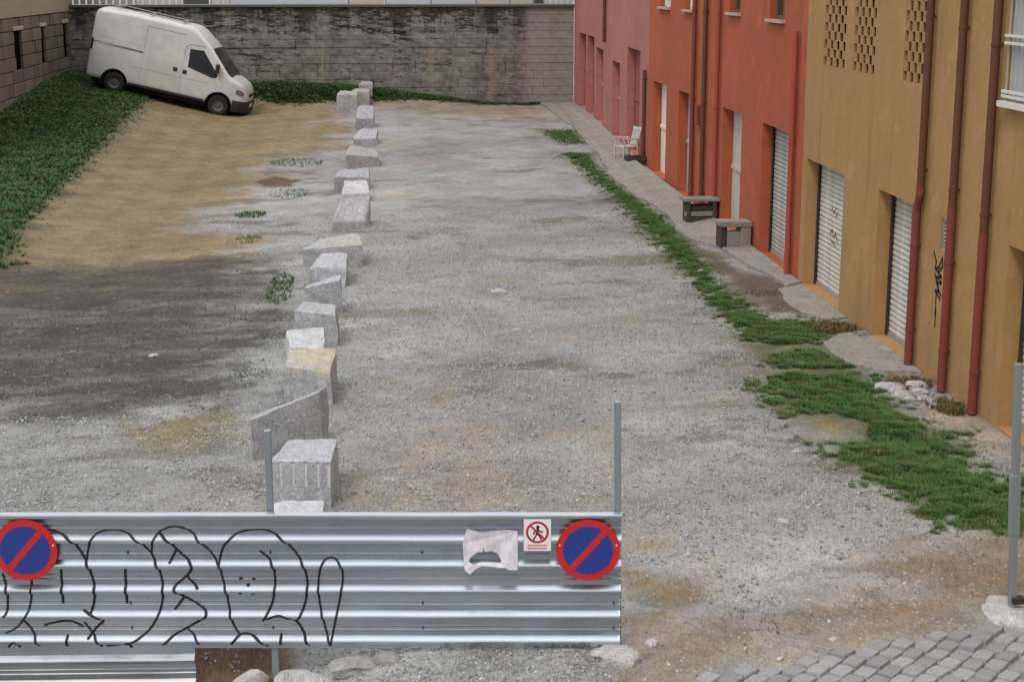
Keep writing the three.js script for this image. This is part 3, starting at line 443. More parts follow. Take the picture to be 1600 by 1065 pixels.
// ---------------------------------------------------------------- granite blocks in a row
function hexa(c, n, amp, seed, round = .009) { // c: eight corners, order bottom FL FR BR BL then top FL FR BR BL; grid faces with rough relief
  const V = (u, v, w) => { const b = [0, 1, 2].map((k) => mix(mix(c[0][k], c[1][k], u), mix(c[3][k], c[2][k], u), w)), t = [0, 1, 2].map((k) => mix(mix(c[4][k], c[5][k], u), mix(c[7][k], c[6][k], u), w)); return b.map((q, k) => mix(q, t[k], v)); };
  const ctr = V(.5, .5, .5), pos = [], uv = [], idx = [];
  const faces = [(a, b) => [a, b, 0], (a, b) => [1 - a, b, 1], (a, b) => [0, b, 1 - a], (a, b) => [1, b, a], (a, b) => [a, 1, b], (a, b) => [a, 0, 1 - b]];
  faces.forEach((f, fi) => { const o = pos.length / 3; const p00 = V(...f(0, 0)), p10 = V(...f(1, 0)), p01 = V(...f(0, 1)), lu = Math.hypot(...p10.map((q, k) => q - p00[k])), lv = Math.hypot(...p01.map((q, k) => q - p00[k]));
    for (let j = 0; j <= n; j++) for (let i = 0; i <= n; i++) { const uvw = f(i / n, j / n), p = V(...uvw); const ed = uvw.filter((q) => q < .02 || q > .98).length; const k = 1 - (ed > 1 ? round * (ed - 1) : 0) * 2;
      const e = [n3(p[0] + seed, p[1], p[2], .55), n3(p[1] + seed, p[2], p[0] + 3, .55), n3(p[2], p[0] + seed, p[1] + 7, .55)], e2 = [n3(p[0] + seed, p[1], p[2], 2.1), n3(p[1] + seed, p[2], p[0], 2.1), n3(p[2], p[0] + seed, p[1], 2.1)];
      pos.push(...p.map((q, m) => ctr[m] + (q - ctr[m]) * k + e[m] * amp * 2 + e2[m] * amp * .6)); uv.push(i / n * lu + fi * .37 + seed * .13, j / n * lv + seed * .29); }
    for (let j = 0; j < n; j++) for (let i = 0; i < n; i++) { const a = o + j * (n + 1) + i, b = a + n + 1; idx.push(a, a + 1, b, a + 1, b + 1, b); } });
  const g = new THREE.BufferGeometry(); g.setAttribute('position', new THREE.Float32BufferAttribute(pos, 3)); g.setAttribute('uv', new THREE.Float32BufferAttribute(uv, 2)); g.setIndex(idx); return g;
}
const granite = [[1.0, 1.03, 1.08], [.93, .95, .98], [.9, .89, .87], [1.22, 1.25, 1.28]].map((c) => std(lin(...c), .92, { map: graniteMap, bumpMap: stoneBump, bumpScale: .016 }));
const granTan = std(0xffffff, .92, { map: graniteMap, bumpMap: stoneBump, bumpScale: .016, vertexColors: true });
{
  const data = [
['S',-1.06,0.00,-13.38,-0.60,0.00,-13.34,-1.06,0.18,-13.38,-0.58,0.18,-13.34,-1.11,0.22,-14.33,-0.60,0.24,-14.29],
['A',-1.14,0.00,-14.86,-0.56,0.00,-14.74,-1.14,0.45,-14.86,-0.55,0.47,-14.74,-1.00,0.45,-15.62,-0.51,0.47,-15.52],
['B',-1.42,0.00,-16.40,-0.72,0.00,-17.01,-1.46,0.44,-16.40,-0.74,0.58,-17.01,-1.40,0.44,-16.62,-0.66,0.58,-17.20],
['C',-1.25,0.00,-18.92,-0.65,0.00,-18.63,-1.22,0.40,-18.92,-0.67,0.36,-18.63,-1.23,0.40,-19.84,-0.63,0.46,-19.58],
['D',-1.31,0.00,-20.94,-0.80,0.00,-20.89,-1.27,0.16,-20.94,-0.83,0.14,-20.89,-1.38,0.27,-21.55,-0.85,0.31,-21.5],
['E',-1.31,0.00,-22.35,-0.67,0.00,-21.70,-1.30,0.37,-22.35,-0.69,0.44,-21.70,-1.20,0.37,-23.03,-0.69,0.44,-22.40],
['F',-1.17,0.00,-23.80,-0.64,0.00,-23.94,-1.20,0.41,-23.80,-0.67,0.51,-23.94,-1.14,0.41,-24.20,-0.70,0.51,-24.36],
['G',-1.27,0.00,-26.50,-0.65,0.00,-26.00,-1.26,0.24,-26.50,-0.64,0.32,-26.00,-1.09,0.33,-27.45,-0.64,0.41,-26.95],
['H',-1.42,0.00,-27.97,-0.38,0.00,-27.89,-1.48,0.30,-27.97,-0.38,0.39,-27.89,-1.17,0.34,-28.92,-0.48,0.45,-28.84],
['I',-1.07,0.00,-31.85,-0.33,0.00,-32.46,-1.06,0.22,-31.85,-0.38,0.13,-32.46,-0.85,0.59,-32.60,-0.29,0.53,-33.21],
['J',-0.97,0.00,-36.10,-0.29,0.00,-36.26,-0.95,0.19,-36.10,-0.32,0.18,-36.26,-0.90,0.41,-36.85,-0.38,0.40,-37.01],
['K',-1.17,0.01,-37.58,-0.27,0.01,-38.15,-1.16,0.41,-37.58,-0.34,0.31,-38.15,-1.06,0.48,-38.53,-0.35,0.42,-39.10],
['L',-0.98,0.09,-41.71,-0.06,0.11,-42.23,-0.98,0.46,-41.71,-0.12,0.36,-42.23,-0.89,0.62,-42.66,-0.15,0.46,-43.18],
['M',-0.85,0.23,-45.94,-0.12,0.24,-46.30,-0.86,0.47,-45.94,-0.19,0.43,-46.30,-0.67,0.65,-46.89,-0.15,0.63,-47.25],
['N',-0.87,0.36,-49.63,-0.20,0.38,-50.22,-0.84,0.73,-49.63,-0.28,0.64,-50.22,-0.75,1.04,-50.58,-0.28,1.00,-51.17],
['O',-1.54,0.48,-54.56,-0.81,0.48,-54.29,-1.53,1.12,-54.56,-0.84,1.09,-54.29,-1.42,1.18,-55.15,-0.85,1.18,-54.95],
['P',-1.08,0.61,-55.40,-0.43,0.62,-55.50,-1.03,1.15,-55.40,-0.42,1.09,-55.50,-0.95,1.21,-56.0,-0.43,1.18,-56.0],
['Q',-0.83,0.84,-56.20,-0.34,0.84,-56.30,-0.80,1.33,-56.20,-0.33,1.30,-56.30,-0.72,1.38,-56.95,-0.34,1.37,-57.05]];
  const ord = ['first', 'second', 'third', 'fourth', 'fifth', 'sixth', 'seventh', 'eighth', 'ninth', 'tenth', 'eleventh', 'twelfth', 'thirteenth', 'fourteenth', 'fifteenth', 'sixteenth', 'seventeenth', 'eighteenth'];
  const look = ['low flat slab', 'block with vertical drill grooves', 'wedge with slanted sharp top', 'block with rusty tan top', 'low block with pale sloping face', 'dark sided block', 'block rising to a corner', 'block with flat light top', 'wide long block', 'block with big white slanting face', 'small whitish slanting block', 'rounded grey block', 'broad uneven block', 'low block with pale top', 'block with steep top', 'squarish block set to the left', 'block touching its neighbour', 'block against the grass bank'];
  data.forEach((d, i) => {
    const q = (k) => d.slice(1 + k * 3, 4 + k * 3), [a, b, ta, tb, ca, cb] = [0, 1, 2, 3, 4, 5].map(q);
    const cx = (a[0] + b[0] + ca[0] + cb[0]) / 4, cz = (a[2] + b[2] + ca[2] + cb[2]) / 4, y0 = Math.min(gy(cx, cz), a[1]) - .05;
    const bl = [ca[0] - .02, y0, ca[2] - .03], br = [cb[0] + .02, y0, cb[2] - .03], A = [a[0], y0, a[2]], Bq = [b[0], y0, b[2]];
    const c = [A, Bq, br, bl, ta, tb, cb, ca].map((p) => [p[0] - cx, p[1] - y0, p[2] - cz]);
    let g = hexa(c, 9, i === 1 ? .014 : .045, i * 1.7 + .3); const tan = d[0] === 'C' || d[0] === 'H';
    let m = granite[[3, 0, 1, 1, 3, 1, 0, 0, 2, 3, 3, 1, 2, 0, 0, 2, 2, 2][i]];
    if (tan) { const p = g.attributes.position, col = [], h = (ta[1] + tb[1]) / 2 - y0; for (let k = 0; k < p.count; k++) { const t = sm((p.getY(k) - h * .86) / .05) * sm((fb(p.getX(k) * .7 + i, p.getZ(k) * .7) - .25) * 5) * (d[0] === 'C' ? .8 : .3); col.push(mix(.92, 1.12, t), mix(.94, .97, t), mix(.97, .66, t)); } g.setAttribute('color', new THREE.Float32BufferAttribute(col, 3)); m = granTan; }
    const label = `${ord[i]} granite block from the metal fence in the row, ${look[i]}`;
    if (i === 1) { // drill grooves
      let br0 = new Brush(toCreasedNormals(g, .7)); br0.updateMatrixWorld(); const ev = new Evaluator(); ev.attributes = ['position', 'normal', 'uv'];
      const xs = [-.24, -.12, .0, .12, .22], hh = .26, fz = (x) => mix(c[4][2], c[5][2], (x - c[4][0]) / (c[5][0] - c[4][0])) - .004, top = .46 + .05, gt = [];
      for (const x of xs) { const k = new Brush(new THREE.CylinderGeometry(.017, .017, hh + .2, 10)); k.position.set(x, top + .1 - hh / 2, fz(x)); k.updateMatrixWorld(); br0 = ev.evaluate(br0, k, SUBTRACTION); gt.push(x); }
      const t = thing('granite_block', label, 'stone block', [cx, y0, cz], 0, 'granite blocks in the long row'); mesh('block', br0.geometry, granite[0], t);
      for (const x of gt) { const s = new THREE.CylinderGeometry(.0165, .0165, hh - .02, 8, 1, true, Math.PI / 2, Math.PI); s.translate(x, top - hh / 2 - .02, fz(x)); mesh('drill_groove', s, std(lin(.82, .82, .82), .9, { side: THREE.DoubleSide }), t); }
      return;
    }
    g.computeVertexNormals(); g = toCreasedNormals(g, .75);
    const o = tag(mesh('granite_block', g, m), label, 'stone block', 'granite blocks in the long row'); o.position.set(cx, y0, cz);
  });
}
function rockGeo(sx, sy, sz, seed, det = 2) { const g = mergeVertices((() => { const q = new THREE.IcosahedronGeometry(1, det); q.deleteAttribute('normal'); q.deleteAttribute('uv'); return q; })()); const p = g.attributes.position; for (let i = 0; i < p.count; i++) { const x = p.getX(i), y = p.getY(i), z = p.getZ(i), k = 1 + n3(x + seed, y, z, .22) * 1.3 + n3(x, y + seed, z, .8) * .3; p.setXYZ(i, clamp(x * k, -.85, .85) * sx, clamp(y * k, -.7, .75) * sy, clamp(z * k, -.85, .85) * sz); } g.computeVertexNormals(); const u = []; for (let i = 0; i < p.count; i++) u.push(p.getX(i) * 1.5 + p.getY(i), p.getZ(i) * 1.5 + p.getY(i)); g.setAttribute('uv', new THREE.Float32BufferAttribute(u, 2)); return toCreasedNormals(g, .6); }

// ---------------------------------------------------------------- white van on the bank
{
  const TP = [[0, 2.42], [.05, 2.53], [.16, 2.6], [1.2, 2.65], [3.0, 2.65], [3.2, 2.62], [3.34, 2.55], [3.89, 2.12], [4.62, 1.33], [4.8, 1.26], [5.05, 1.15], [5.18, 1.02], [5.25, .86], [5.27, .72]];
  const yT = (x) => interp(x, TP.map((p) => p[0]), TP.map((p) => p[1])), w0 = (x) => interp(x, [0, .06, .2, 4.4, 4.8, 5.05, 5.2, 5.27], [.9, .95, .985, .985, .95, .87, .74, .6]);
  const tp = (y) => (y < 1.25 ? 1 - .02 * sm((.6 - y) / .3) : 1 - .11 * Math.pow((y - 1.25) / 1.4, 1.25)), side = (x, y) => w0(x) * tp(y);
  const stations = [0, .05, .16, .4, .8, 1.2, 1.6, 2, 2.5, 3, 3.1, 3.2, 3.27, 3.34, 3.5, 3.7, 3.89, 4.1, 4.3, 4.5, 4.62, 4.7, 4.8, 4.93, 5.05, 5.12, 5.18, 5.22, 5.25, 5.27], yb = .36;
  const sec = (x) => { const yt = yT(x), rc = Math.min(.15, (yt - yb) * .4), P = [[0, yb], [side(x, yb) * .9, yb]]; for (let k = 0; k <= 16; k++) { const y = mix(yb + .03, yt - rc, k / 16); P.push([side(x, y), y]); } const ws = side(x, yt - rc) - rc; for (let k = 1; k <= 5; k++) { const a = k / 5 * Math.PI / 2; P.push([ws + rc * Math.cos(a), yt - rc + rc * Math.sin(a)]); } P.push([ws * .6, yt + .015], [0, yt + .025]); const R = P.slice(1, -1).reverse().map(([z, y]) => [-z, y]); return [...P, ...R]; };
  const pos = [], idx = []; let n = 0; for (const x of stations) { const s = sec(x); n = s.length; for (const [z, y] of s) pos.push(x, y, z); }
  for (let i = 0; i < stations.length - 1; i++) for (let k = 0; k < n; k++) { const a = i * n + k, b = i * n + (k + 1) % n, c = a + n, d = b + n; idx.push(a, b, c, b, d, c); }
  for (const [i, fl] of [[0, 0], [stations.length - 1, 1]]) { const c = pos.length / 3; pos.push(stations[i], (yb + yT(stations[i])) / 2, 0); for (let k = 0; k < n; k++) { const a = i * n + k, b = i * n + (k + 1) % n; if (fl) idx.push(c, a, b); else idx.push(c, b, a); } }
  let g = new THREE.BufferGeometry(); g.setAttribute('position', new THREE.Float32BufferAttribute(pos, 3)); g.setAttribute('uv', new THREE.Float32BufferAttribute(pos.filter((_, i) => i % 3 < 2), 2)); g.setIndex(idx); g.computeVertexNormals();
  { const p = g.attributes.position; let vol = 0; const I = g.index.array; for (let i = 0; i < I.length; i += 3) { const [a, b, c] = [0, 1, 2].map((k) => new THREE.Vector3().fromBufferAttribute(p, I[i + k])); vol += a.dot(b.cross(c)); } if (vol < 0) { for (let i = 0; i < I.length; i += 3) { const t = I[i]; I[i] = I[i + 1]; I[i + 1] = t; } g.computeVertexNormals(); } }
  const AX = [.95, 4.4], ev = new Evaluator(); ev.attributes = ['position', 'normal', 'uv']; let br = new Brush(g); br.updateMatrixWorld();
  for (const x of AX) for (const s of [-1, 1]) { const c = new THREE.CylinderGeometry(.43, .43, .5, 28); c.rotateX(Math.PI / 2); const q = new Brush(c); q.position.set(x, .34, s * .86); q.updateMatrixWorld(); br = ev.evaluate(br, q, SUBTRACTION); }
  const paint = new THREE.MeshPhysicalMaterial({ color: lin(.66, .665, .66), roughness: .38, clearcoat: .35, clearcoatRoughness: .25, map: tex(256, 256, (u, v) => { const q = .95 + (fb(u, v) - .5) * .12; return [q, q, q * .985]; }, true, .35) });
  const plastic = std(lin(.022, .022, .023), .6), rubber = std(lin(.018, .017, .016), .9), seam = std(lin(.1, .1, .1), .9), glass = new THREE.MeshPhysicalMaterial({ color: lin(.018, .022, .025), roughness: .1, specularIntensity: .6 }), rim = std(lin(.12, .11, .1), .6, { metalness: .3 });
  const rear = [-8.72, gy(-8.72, -54.5), -54.55], front = [-5.3, gy(-5.3, -54.2), -54.1], dx = front[0] - rear[0], dy = front[1] - rear[1], pitch = Math.atan2(dy, dx);
  const van = thing('panel_van', 'white high roof panel van parked nose down on the grassy bank', 'van', rear); van.rotation.set(0, -.09, pitch, 'YXZ');
  const v = (name, geos, mat, parent = van) => mesh(name, geos, mat, parent), off = (q) => { q.translate(-AX[0], -.02, 0); return q; };
  v('body', off(br.geometry), paint);
  const patch = (pts, o, t = .008, sgn = 1) => { const sh = new THREE.Shape(pts.map((p) => new THREE.Vector2(...p))), q = new THREE.ExtrudeGeometry(sh, { depth: t, bevelEnabled: false }), p = q.attributes.position; for (let i = 0; i < p.count; i++) p.setZ(i, sgn * (p.getZ(i) + side(p.getX(i), p.getY(i)) + o)); if (sgn < 0) { const a = p.array; for (let i = 0; i < a.length; i += 9) for (let k = 0; k < 3; k++) { const t2 = a[i + k]; a[i + k] = a[i + 3 + k]; a[i + 3 + k] = t2; } } q.computeVertexNormals(); return off(q); };
  const line = (a, b, w) => { const l = Math.hypot(b[0] - a[0], b[1] - a[1]), nx = -(b[1] - a[1]) / l * w / 2, ny = (b[0] - a[0]) / l * w / 2, N = 8, t = [], u = []; for (let i = 0; i <= N; i++) { const x = mix(a[0], b[0], i / N), y = mix(a[1], b[1], i / N); t.push([x + nx, y + ny]); u.unshift([x - nx, y - ny]); } return [...t, ...u]; };
  for (const s of [1, -1]) {
    const d = v('front_door', [[[3.08, .42], [3.08, 1.98]], [[3.08, 1.98], [3.2, 2.08]], [[3.2, 2.08], [3.72, 2.1]], [[3.08, .42], [3.95, .42]]].map(([a, b]) => patch(line(a, b, .014), .0005, .002, s)), seam);
    v('door_window', patch([[3.24, 1.36], [3.22, 1.94], [3.66, 1.98], [4.24, 1.3], [4.2, 1.2], [4.06, 1.18]], .001, .007, s), glass, d);
    v('window_divider', patch(line([3.8, 1.28], [3.8, 1.82], .03), .008, .006, s), plastic, d);
    v('handle', patch([[3.1, 1.12], [3.1, 1.24], [3.23, 1.24], [3.23, 1.12]], .001, .014, s), plastic, d);
    const sl = v('sliding_door', [[[1.75, .44], [1.75, 2.35]], [[1.75, 2.35], [3.02, 2.35]], [[1.75, .44], [2.98, .44]]].map(([a, b]) => patch(line(a, b, .014), .0005, .002, s)), seam);
    v('handle', patch([[2.78, 1.14], [2.78, 1.26], [2.92, 1.26], [2.92, 1.14]], .001, .014, s), plastic, sl);
    v('sliding_rail', patch(line([.06, 1.53], [1.74, 1.5], .055), .0005, .008, s), std(lin(.13, .15, .14), .7));
    v('side_crease', patch(line([1.45, .98], [4.0, .98], .016), .0005, .004, s), std(lin(.42, .42, .42), .7));
    v('panel_pressing', [[[.3, 1.72], [.3, 2.3]], [[.3, 2.3], [1.6, 2.3]], [[1.6, 2.3], [1.6, 1.72]], [[1.6, 1.72], [.3, 1.72]], [[1.95, 1.3], [1.95, 2.2]], [[1.95, 2.2], [2.85, 2.2]], [[2.85, 2.2], [2.85, 1.3]]].map(([a, b]) => patch(line(a, b, .02), .0005, .004, s)), paint);
    v('sill_trim', patch([[1.42, .37], [1.42, .44], [3.9, .44], [3.9, .37]], .001, .012, s), plastic);
    v('tail_lamp', patch([[.015, 1.25], [.015, 1.62], [.09, 1.62], [.09, 1.25]], .001, .02, s), std(lin(.05, .02, .02), .3));
    v('headlight', patch([[4.9, .84], [4.92, .98], [5.0, .97], [5.08, .94], [5.15, .9], [5.15, .8], [5.05, .81]], .012, .012, s), new THREE.MeshPhysicalMaterial({ color: lin(.12, .12, .12), roughness: .15, clearcoat: 1 }));
    const mr = v('mirror', off(rb(.12, .3, .18, .04, 4.22, 1.52, s * 1.1)), s > 0 ? plastic : paint); v('mirror_arm', off(bar([4.2, 1.4, s * .93], [4.22, 1.44, s * 1.06], .025)), plastic, mr);
    for (const x of AX) {
      const w = v('wheel', off(new THREE.LatheGeometry([[.2, -.1], [.3, -.105], [.335, -.08], [.345, 0], [.335, .08], [.3, .105], [.2, .1]].map((p) => new THREE.Vector2(...p)), 32).rotateX(Math.PI / 2).translate(x, .345, s * .84)), rubber);
      v('rim', off(new THREE.LatheGeometry([[.0, .03], [.07, .045], [.085, .02], [.15, .015], [.185, .06], [.215, .1]].map((p) => new THREE.Vector2(...p)), 28).rotateX(s * Math.PI / 2).translate(x, .345, s * .84)), rim, w);
      v('wheel_well', off(new THREE.CylinderGeometry(.424, .424, .36, 28, 1, true, Math.PI / 2 - .35, Math.PI + .7).rotateX(Math.PI / 2).translate(x, .34, s * .79)), rubber);
      v('wheel_well', off(new THREE.CylinderGeometry(.42, .42, .02, 28).rotateX(Math.PI / 2).translate(x, .36, s * .63)), rubber);
      v('arch_trim', off(new THREE.TorusGeometry(.435, .018, 6, 26, Math.PI).translate(x, .34, s * (w0(x) - .012))), plastic);
    }
  }
  { // windscreen on the sloping front, bumper, grille, underbody
    const q = []; const xs = [3.93, 4.58], gw = []; for (let i = 0; i <= 6; i++) { const x = mix(xs[0], xs[1], i / 6), y = yT(x), w = side(x, y - .1) - .12; gw.push([x, y + .022, w]); }
    const p = [], ix = []; gw.forEach(([x, y, w], i) => { for (let k = 0; k <= 6; k++) { const z = mix(-w, w, k / 6); p.push(x + .006, y + .008 - .012 * Math.pow(Math.abs(z / w), 3), z); } }); for (let i = 0; i < 6; i++) for (let k = 0; k < 6; k++) { const a = i * 7 + k; ix.push(a, a + 1, a + 7, a + 1, a + 8, a + 7); }
    const wg = new THREE.BufferGeometry(); wg.setAttribute('position', new THREE.Float32BufferAttribute(p, 3)); wg.setAttribute('uv', new THREE.Float32BufferAttribute(p.filter((_, i) => i % 3 < 2), 2)); wg.setIndex(ix); wg.computeVertexNormals(); const wsn = v('windscreen', off(wg), glass); wsn.material.side = THREE.DoubleSide;
    v('wiper_cowl', off(bx(.14, .03, 1.5, 4.63, 1.345, 0, 0, 0, -.7)), plastic);
    const bp = [], bi = [], st = [4.84, 4.93, 5.05, 5.15, 5.22, 5.285, 5.31]; for (const x of st) { const w = w0(Math.min(5.27, x)) + .022; for (const y of [.24, .3, .5, .6, .625]) bp.push(x + (y < .29 ? -.02 : 0), y, w - (y > .61 || y < .25 ? .04 : 0)); }
    const m = st.length, c2 = bp.length / 3; for (let i = 0; i < c2; i++) bp.push(bp[i * 3], bp[i * 3 + 1], -bp[i * 3 + 2]);
    for (let i = 0; i < m - 1; i++) for (let k = 0; k < 4; k++) { const a = i * 5 + k; bi.push(a, a + 5, a + 1, a + 1, a + 5, a + 6, c2 + a, c2 + a + 1, c2 + a + 5, c2 + a + 1, c2 + a + 6, c2 + a + 5); } for (let k = 0; k < 4; k++) { const a = (m - 1) * 5 + k; bi.push(a, c2 + a, a + 1, a + 1, c2 + a, c2 + a + 1); } for (let i = 0; i < m - 1; i++) for (const k of [0, 4]) { const a = i * 5 + k; bi.push(a, a + 5, c2 + a, c2 + a, a + 5, c2 + a + 5); }
    const bg = new THREE.BufferGeometry(); bg.setAttribute('position', new THREE.Float32BufferAttribute(bp, 3)); bg.setAttribute('uv', new THREE.Float32BufferAttribute(bp.filter((_, i) => i % 3 < 2), 2)); bg.setIndex(bi); bg.computeVertexNormals(); v('bumper', off(bg), plastic);
    v('number_plate', off(rb(.012, .11, .5, .004, 5.318, .48, 0)), paint); v('grille', off(bx(.02, .1, .8, 5.262, .8, 0)), plastic); v('rear_bumper', off(rb(.1, .2, 1.86, .03, -.03, .5, 0)), plastic); v('underbody', off(bx(4.9, .16, 1.4, 2.6, .28, 0)), rubber);
    for (const z of [-.62, .62]) { v('roof_rail', off(bar([.5, 2.72, z], [2.9, 2.72, z], .018)), std(lin(.3, .24, .22), .7)); }
    for (const x of [.6, 1.7, 2.8]) v('roof_crossbar', off(bx(.05, .03, 1.35, x, 2.74, 0)), std(lin(.3, .24, .22), .7));
  }
}

// ---------------------------------------------------------------- chair and benches by the doors
{
  const wp = std(lin(.52, .49, .46), .7), wd = std(lin(.3, .27, .23), .9, { map: plaster }), wdk = std(lin(.055, .045, .035), .95), stone = std(lin(.42, .4, .37), .95, { map: concreteMap(1, .75, .98), bumpMap: stoneBump, bumpScale: .01 });
  const cy = G(6.45, -42.1) + .052, c = thing('garden_chair', 'pale plastic garden chair against the wall of the pink building', 'chair', [6.42, cy, -42.15], .35);
  mesh('seat', rb(.44, .03, .46, .012, 0, .42, 0), wp, c); const bk = part('backrest', c); bk.position.set(.22, .43, 0); bk.rotation.z = -.28; for (let k = 0; k < 5; k++) mesh('slat', rb(.02, .44, .06, .008, 0, .24, -.17 + k * .085), wp, bk); mesh('top_rail', rb(.03, .08, .46, .014, 0, .47, 0), wp, bk);
  for (const s of [-1, 1]) { mesh('armrest', rb(.46, .04, .06, .012, .0, .63, s * .25), wp, c); mesh('leg', bar([-.21, 0, s * .24], [-.18, .63, s * .25], .02), wp, c); mesh('leg', bar([.25, 0, s * .22], [.2, .63, s * .25], .02), wp, c); }
  const k = thing('wooden_crate', 'dark low crate on the walkway beside the plastic chair', 'crate', [6.58, G(6.5, -41.5) + .052, -41.55], .1);
  for (const y of [.06, .19]) { mesh('board', bx(.5, .11, .02, 0, y, .2), wdk, k); mesh('board', bx(.5, .11, .02, 0, y, -.2), wdk, k); mesh('board', bx(.02, .11, .38, .25, y, 0), wdk, k); mesh('board', bx(.02, .11, .38, -.25, y, 0), wdk, k); } mesh('bottom', bx(.48, .02, .38, 0, .012, 0), wdk, k);
  const b = thing('plank_bench', 'weathered plank bench over dark stacked timber, at the red wall', 'bench', [6.47, .052, -32.3], .04);
  for (let i = 0; i < 3; i++) mesh('plank', rb(.74, .06, .15, .008, 0, .46 + i * .004, -.17 + i * .165), wd, b); for (const s of [-1, 1]) mesh('support', rb(.07, .44, .44, .01, s * .27, .22, 0), wdk, b);
  for (let i = 0; i < 3; i++) { mesh('timber', rb(.66, .1, .12, .01, 0, .06 + i * .118, .15 - i * .03), i === 1 ? wd : wdk, b); mesh('timber', rb(.6, .1, .12, .01, .02, .06 + i * .118, -.1), wdk, b); }
  const sb = thing('stone_bench', 'small grey stone bench with slab top next to the grey roller door', 'bench', [6.5, .052, -29.2], .1);
  const top = hexa([[-.3, .4, .2], [.3, .38, .2], [.3, .38, -.2], [-.3, .4, -.2], [-.31, .5, .21], [.31, .48, .21], [.3, .48, -.21], [-.3, .5, -.21]], 6, .012, 4); top.computeVertexNormals(); mesh('slab', toCreasedNormals(top, .7), stone, sb);
  mesh('support', rb(.2, .4, .36, .03, .2, .195, .0), stone, sb); mesh('support', rb(.12, .4, .34, .02, -.22, .195, -.02), wdk, sb); mesh('brace', rb(.36, .3, .16, .03, -.0, .15, .06), stone, sb);
}

// ---------------------------------------------------------------- loose rocks, rubble, concrete footings
{
  const pale = std(lin(1.1, 1.08, 1.04), .95, { map: graniteMap, bumpMap: stoneBump, bumpScale: .012 }), mid = std(lin(.8, .78, .73), .95, { map: graniteMap }), cem = std(lin(1.15, 1.13, 1.1), .95, { map: graniteMap, bumpMap: stoneBump, bumpScale: .02 });
  const rock = (x, z, s, seed, mat, name, label, cat, grp, sy = .55, sink = .3, det = 2) => { const g = rockGeo(s[0], s[1], s[2], seed, det), o = tag(mesh(name, g, mat), label, cat, grp); o.position.set(x, gy(x, z) + s[1] * sy - s[1] * sink, z); o.rotation.y = seed * 2.1; return o; };
  rock(1.68, -11.12, [.22, .1, .17], 1.2, cem, 'concrete_footing', 'lump of pale concrete round the foot of the fence post', 'footing', null, .3, .2); rock(4.95, -11.66, [.42, .1, .27], 2.2, cem, 'concrete_footing', 'broad patch of broken white concrete round the lone gate post', 'footing', null, .2, .2, 3);
  const L = 'pale rock lying in the soil below the fence sheet';
  for (const [x, z, s] of [[-1.1, -11.33, [.26, .19, .13]], [-.66, -11.3, [.3, .13, .14]], [-.3, -11.34, [.22, .09, .14]], [-.04, -11.3, [.13, .06, .1]]]) rock(x, z, s, x * 5 + 9, x < -.5 ? pale : mid, 'rock', L, 'rock', 'rocks below the fence');
  for (const [x, z, s, lb] of [[1.98, -11.3, .06, 'white stone on the dirt beside the fence post footing'], [1.82, -25.26, .11, 'flat whitish stone in the middle of the gravel'], [1.88, -22.52, .05, 'small white pebble in the centre of the gravel'], [4.40, -16.31, .055, 'white stone at the gravel edge of the grass'], [5.43, -26.86, .06, 'white scrap lying in the grass strip'], [3.67, -13.96, .06, 'white stone on brown gravel before the grass'], [-3.13, -21.24, .06, 'white stone on the dark damp ground'], [3.4, -11.3, .035, 'small white pebble on orange dirt by the cobbles'], [2.9, -10.98, .03, 'tiny white pebble next to the cobbles']]) rock(x, z, [s * 1.3, s * .6, s], x * 3 + 5, pale, 'stone', lb, 'stone', null);
  const r = rng(17);
  for (let i = 0; i < 14; i++) { const x = 6.15 + r() * .5, z = -18.9 + r() * 1.2, s = .04 + r() * .09; rock(x, z, [s * 1.4, s * .7, s], i + 2.3, i % 3 ? pale : mid, 'rubble_stone', 'broken piece of rubble in the heap beside the drainpipes', 'rubble', 'rubble heap by the drainpipes'); }
  for (let i = 0; i < 7; i++) { const x = 5.9 + r() * .35, z = -32.0 + r() * 1.6, s = .05 + r() * .07; rock(x, z, [s * 1.4, s * .8, s], i + 12.3, mid, 'rubble_stone', 'loose stone on the walkway edge near the plank bench', 'rubble', 'stones near the plank bench'); }
}

// ---------------------------------------------------------------- cobbled street corner
{
  const r = rng(55), cob = new THREE.Group(); cob.name = 'cobbled_street'; cob.userData = { kind: 'structure', label: 'grey cobbled street corner outside the entrance', category: 'street' }; scene.add(cob);
  const mats = [.74, .82, .68, .9].map((v) => std(lin(v, v, v * 1.01), .9, { map: graniteMap, bumpMap: stoneBump, bumpScale: .008 })), geos = [];
  for (let k = 0; k < 5; k++) { const g = hexa([[-.5, 0, .5], [.5, 0, .5], [.5, 0, -.5], [-.5, 0, -.5], [-.48, 1, .48], [.48, 1, .48], [.48, 1, -.48], [-.48, 1, -.48]], 4, .03, k * 2.3 + 1, .03); g.computeVertexNormals(); geos.push(toCreasedNormals(g, .9)); }
  const ca = Math.cos(.82), sa = Math.sin(.82);
  for (let i = -24; i < 30; i++) for (let j = -26; j < 32; j++) { const lx = i * .205 + (j % 2 ? .1 : 0), lz = j * .142, x = 3.5 + lx * ca + lz * sa + (r() - .5) * .02, z = -10.5 - lx * sa + lz * ca + (r() - .5) * .02;
    const lim = interp(x, [.8, 2.07, 2.73, 3.59, 4.33, 5.02, 6.6], [-10.35, -10.64, -10.86, -11.12, -11.36, -11.52, -11.9]); if (z < lim + (r() - .5) * .1 || z > -9.9 || x > 6.4 || x < 1.0 || (x < 2 && r() < .35)) { r(); continue; }
    const m = mesh('cobble', geos[Math.floor(r() * 5)], mats[Math.floor(r() * 4)], cob); m.scale.set(.188 + r() * .014, .07, .128 + r() * .011); m.position.set(x, gy(x, z) - .045 + r() * .008, z); m.rotation.set((r() - .5) * .05, .82 + (r() - .5) * .1, (r() - .5) * .05); }
}

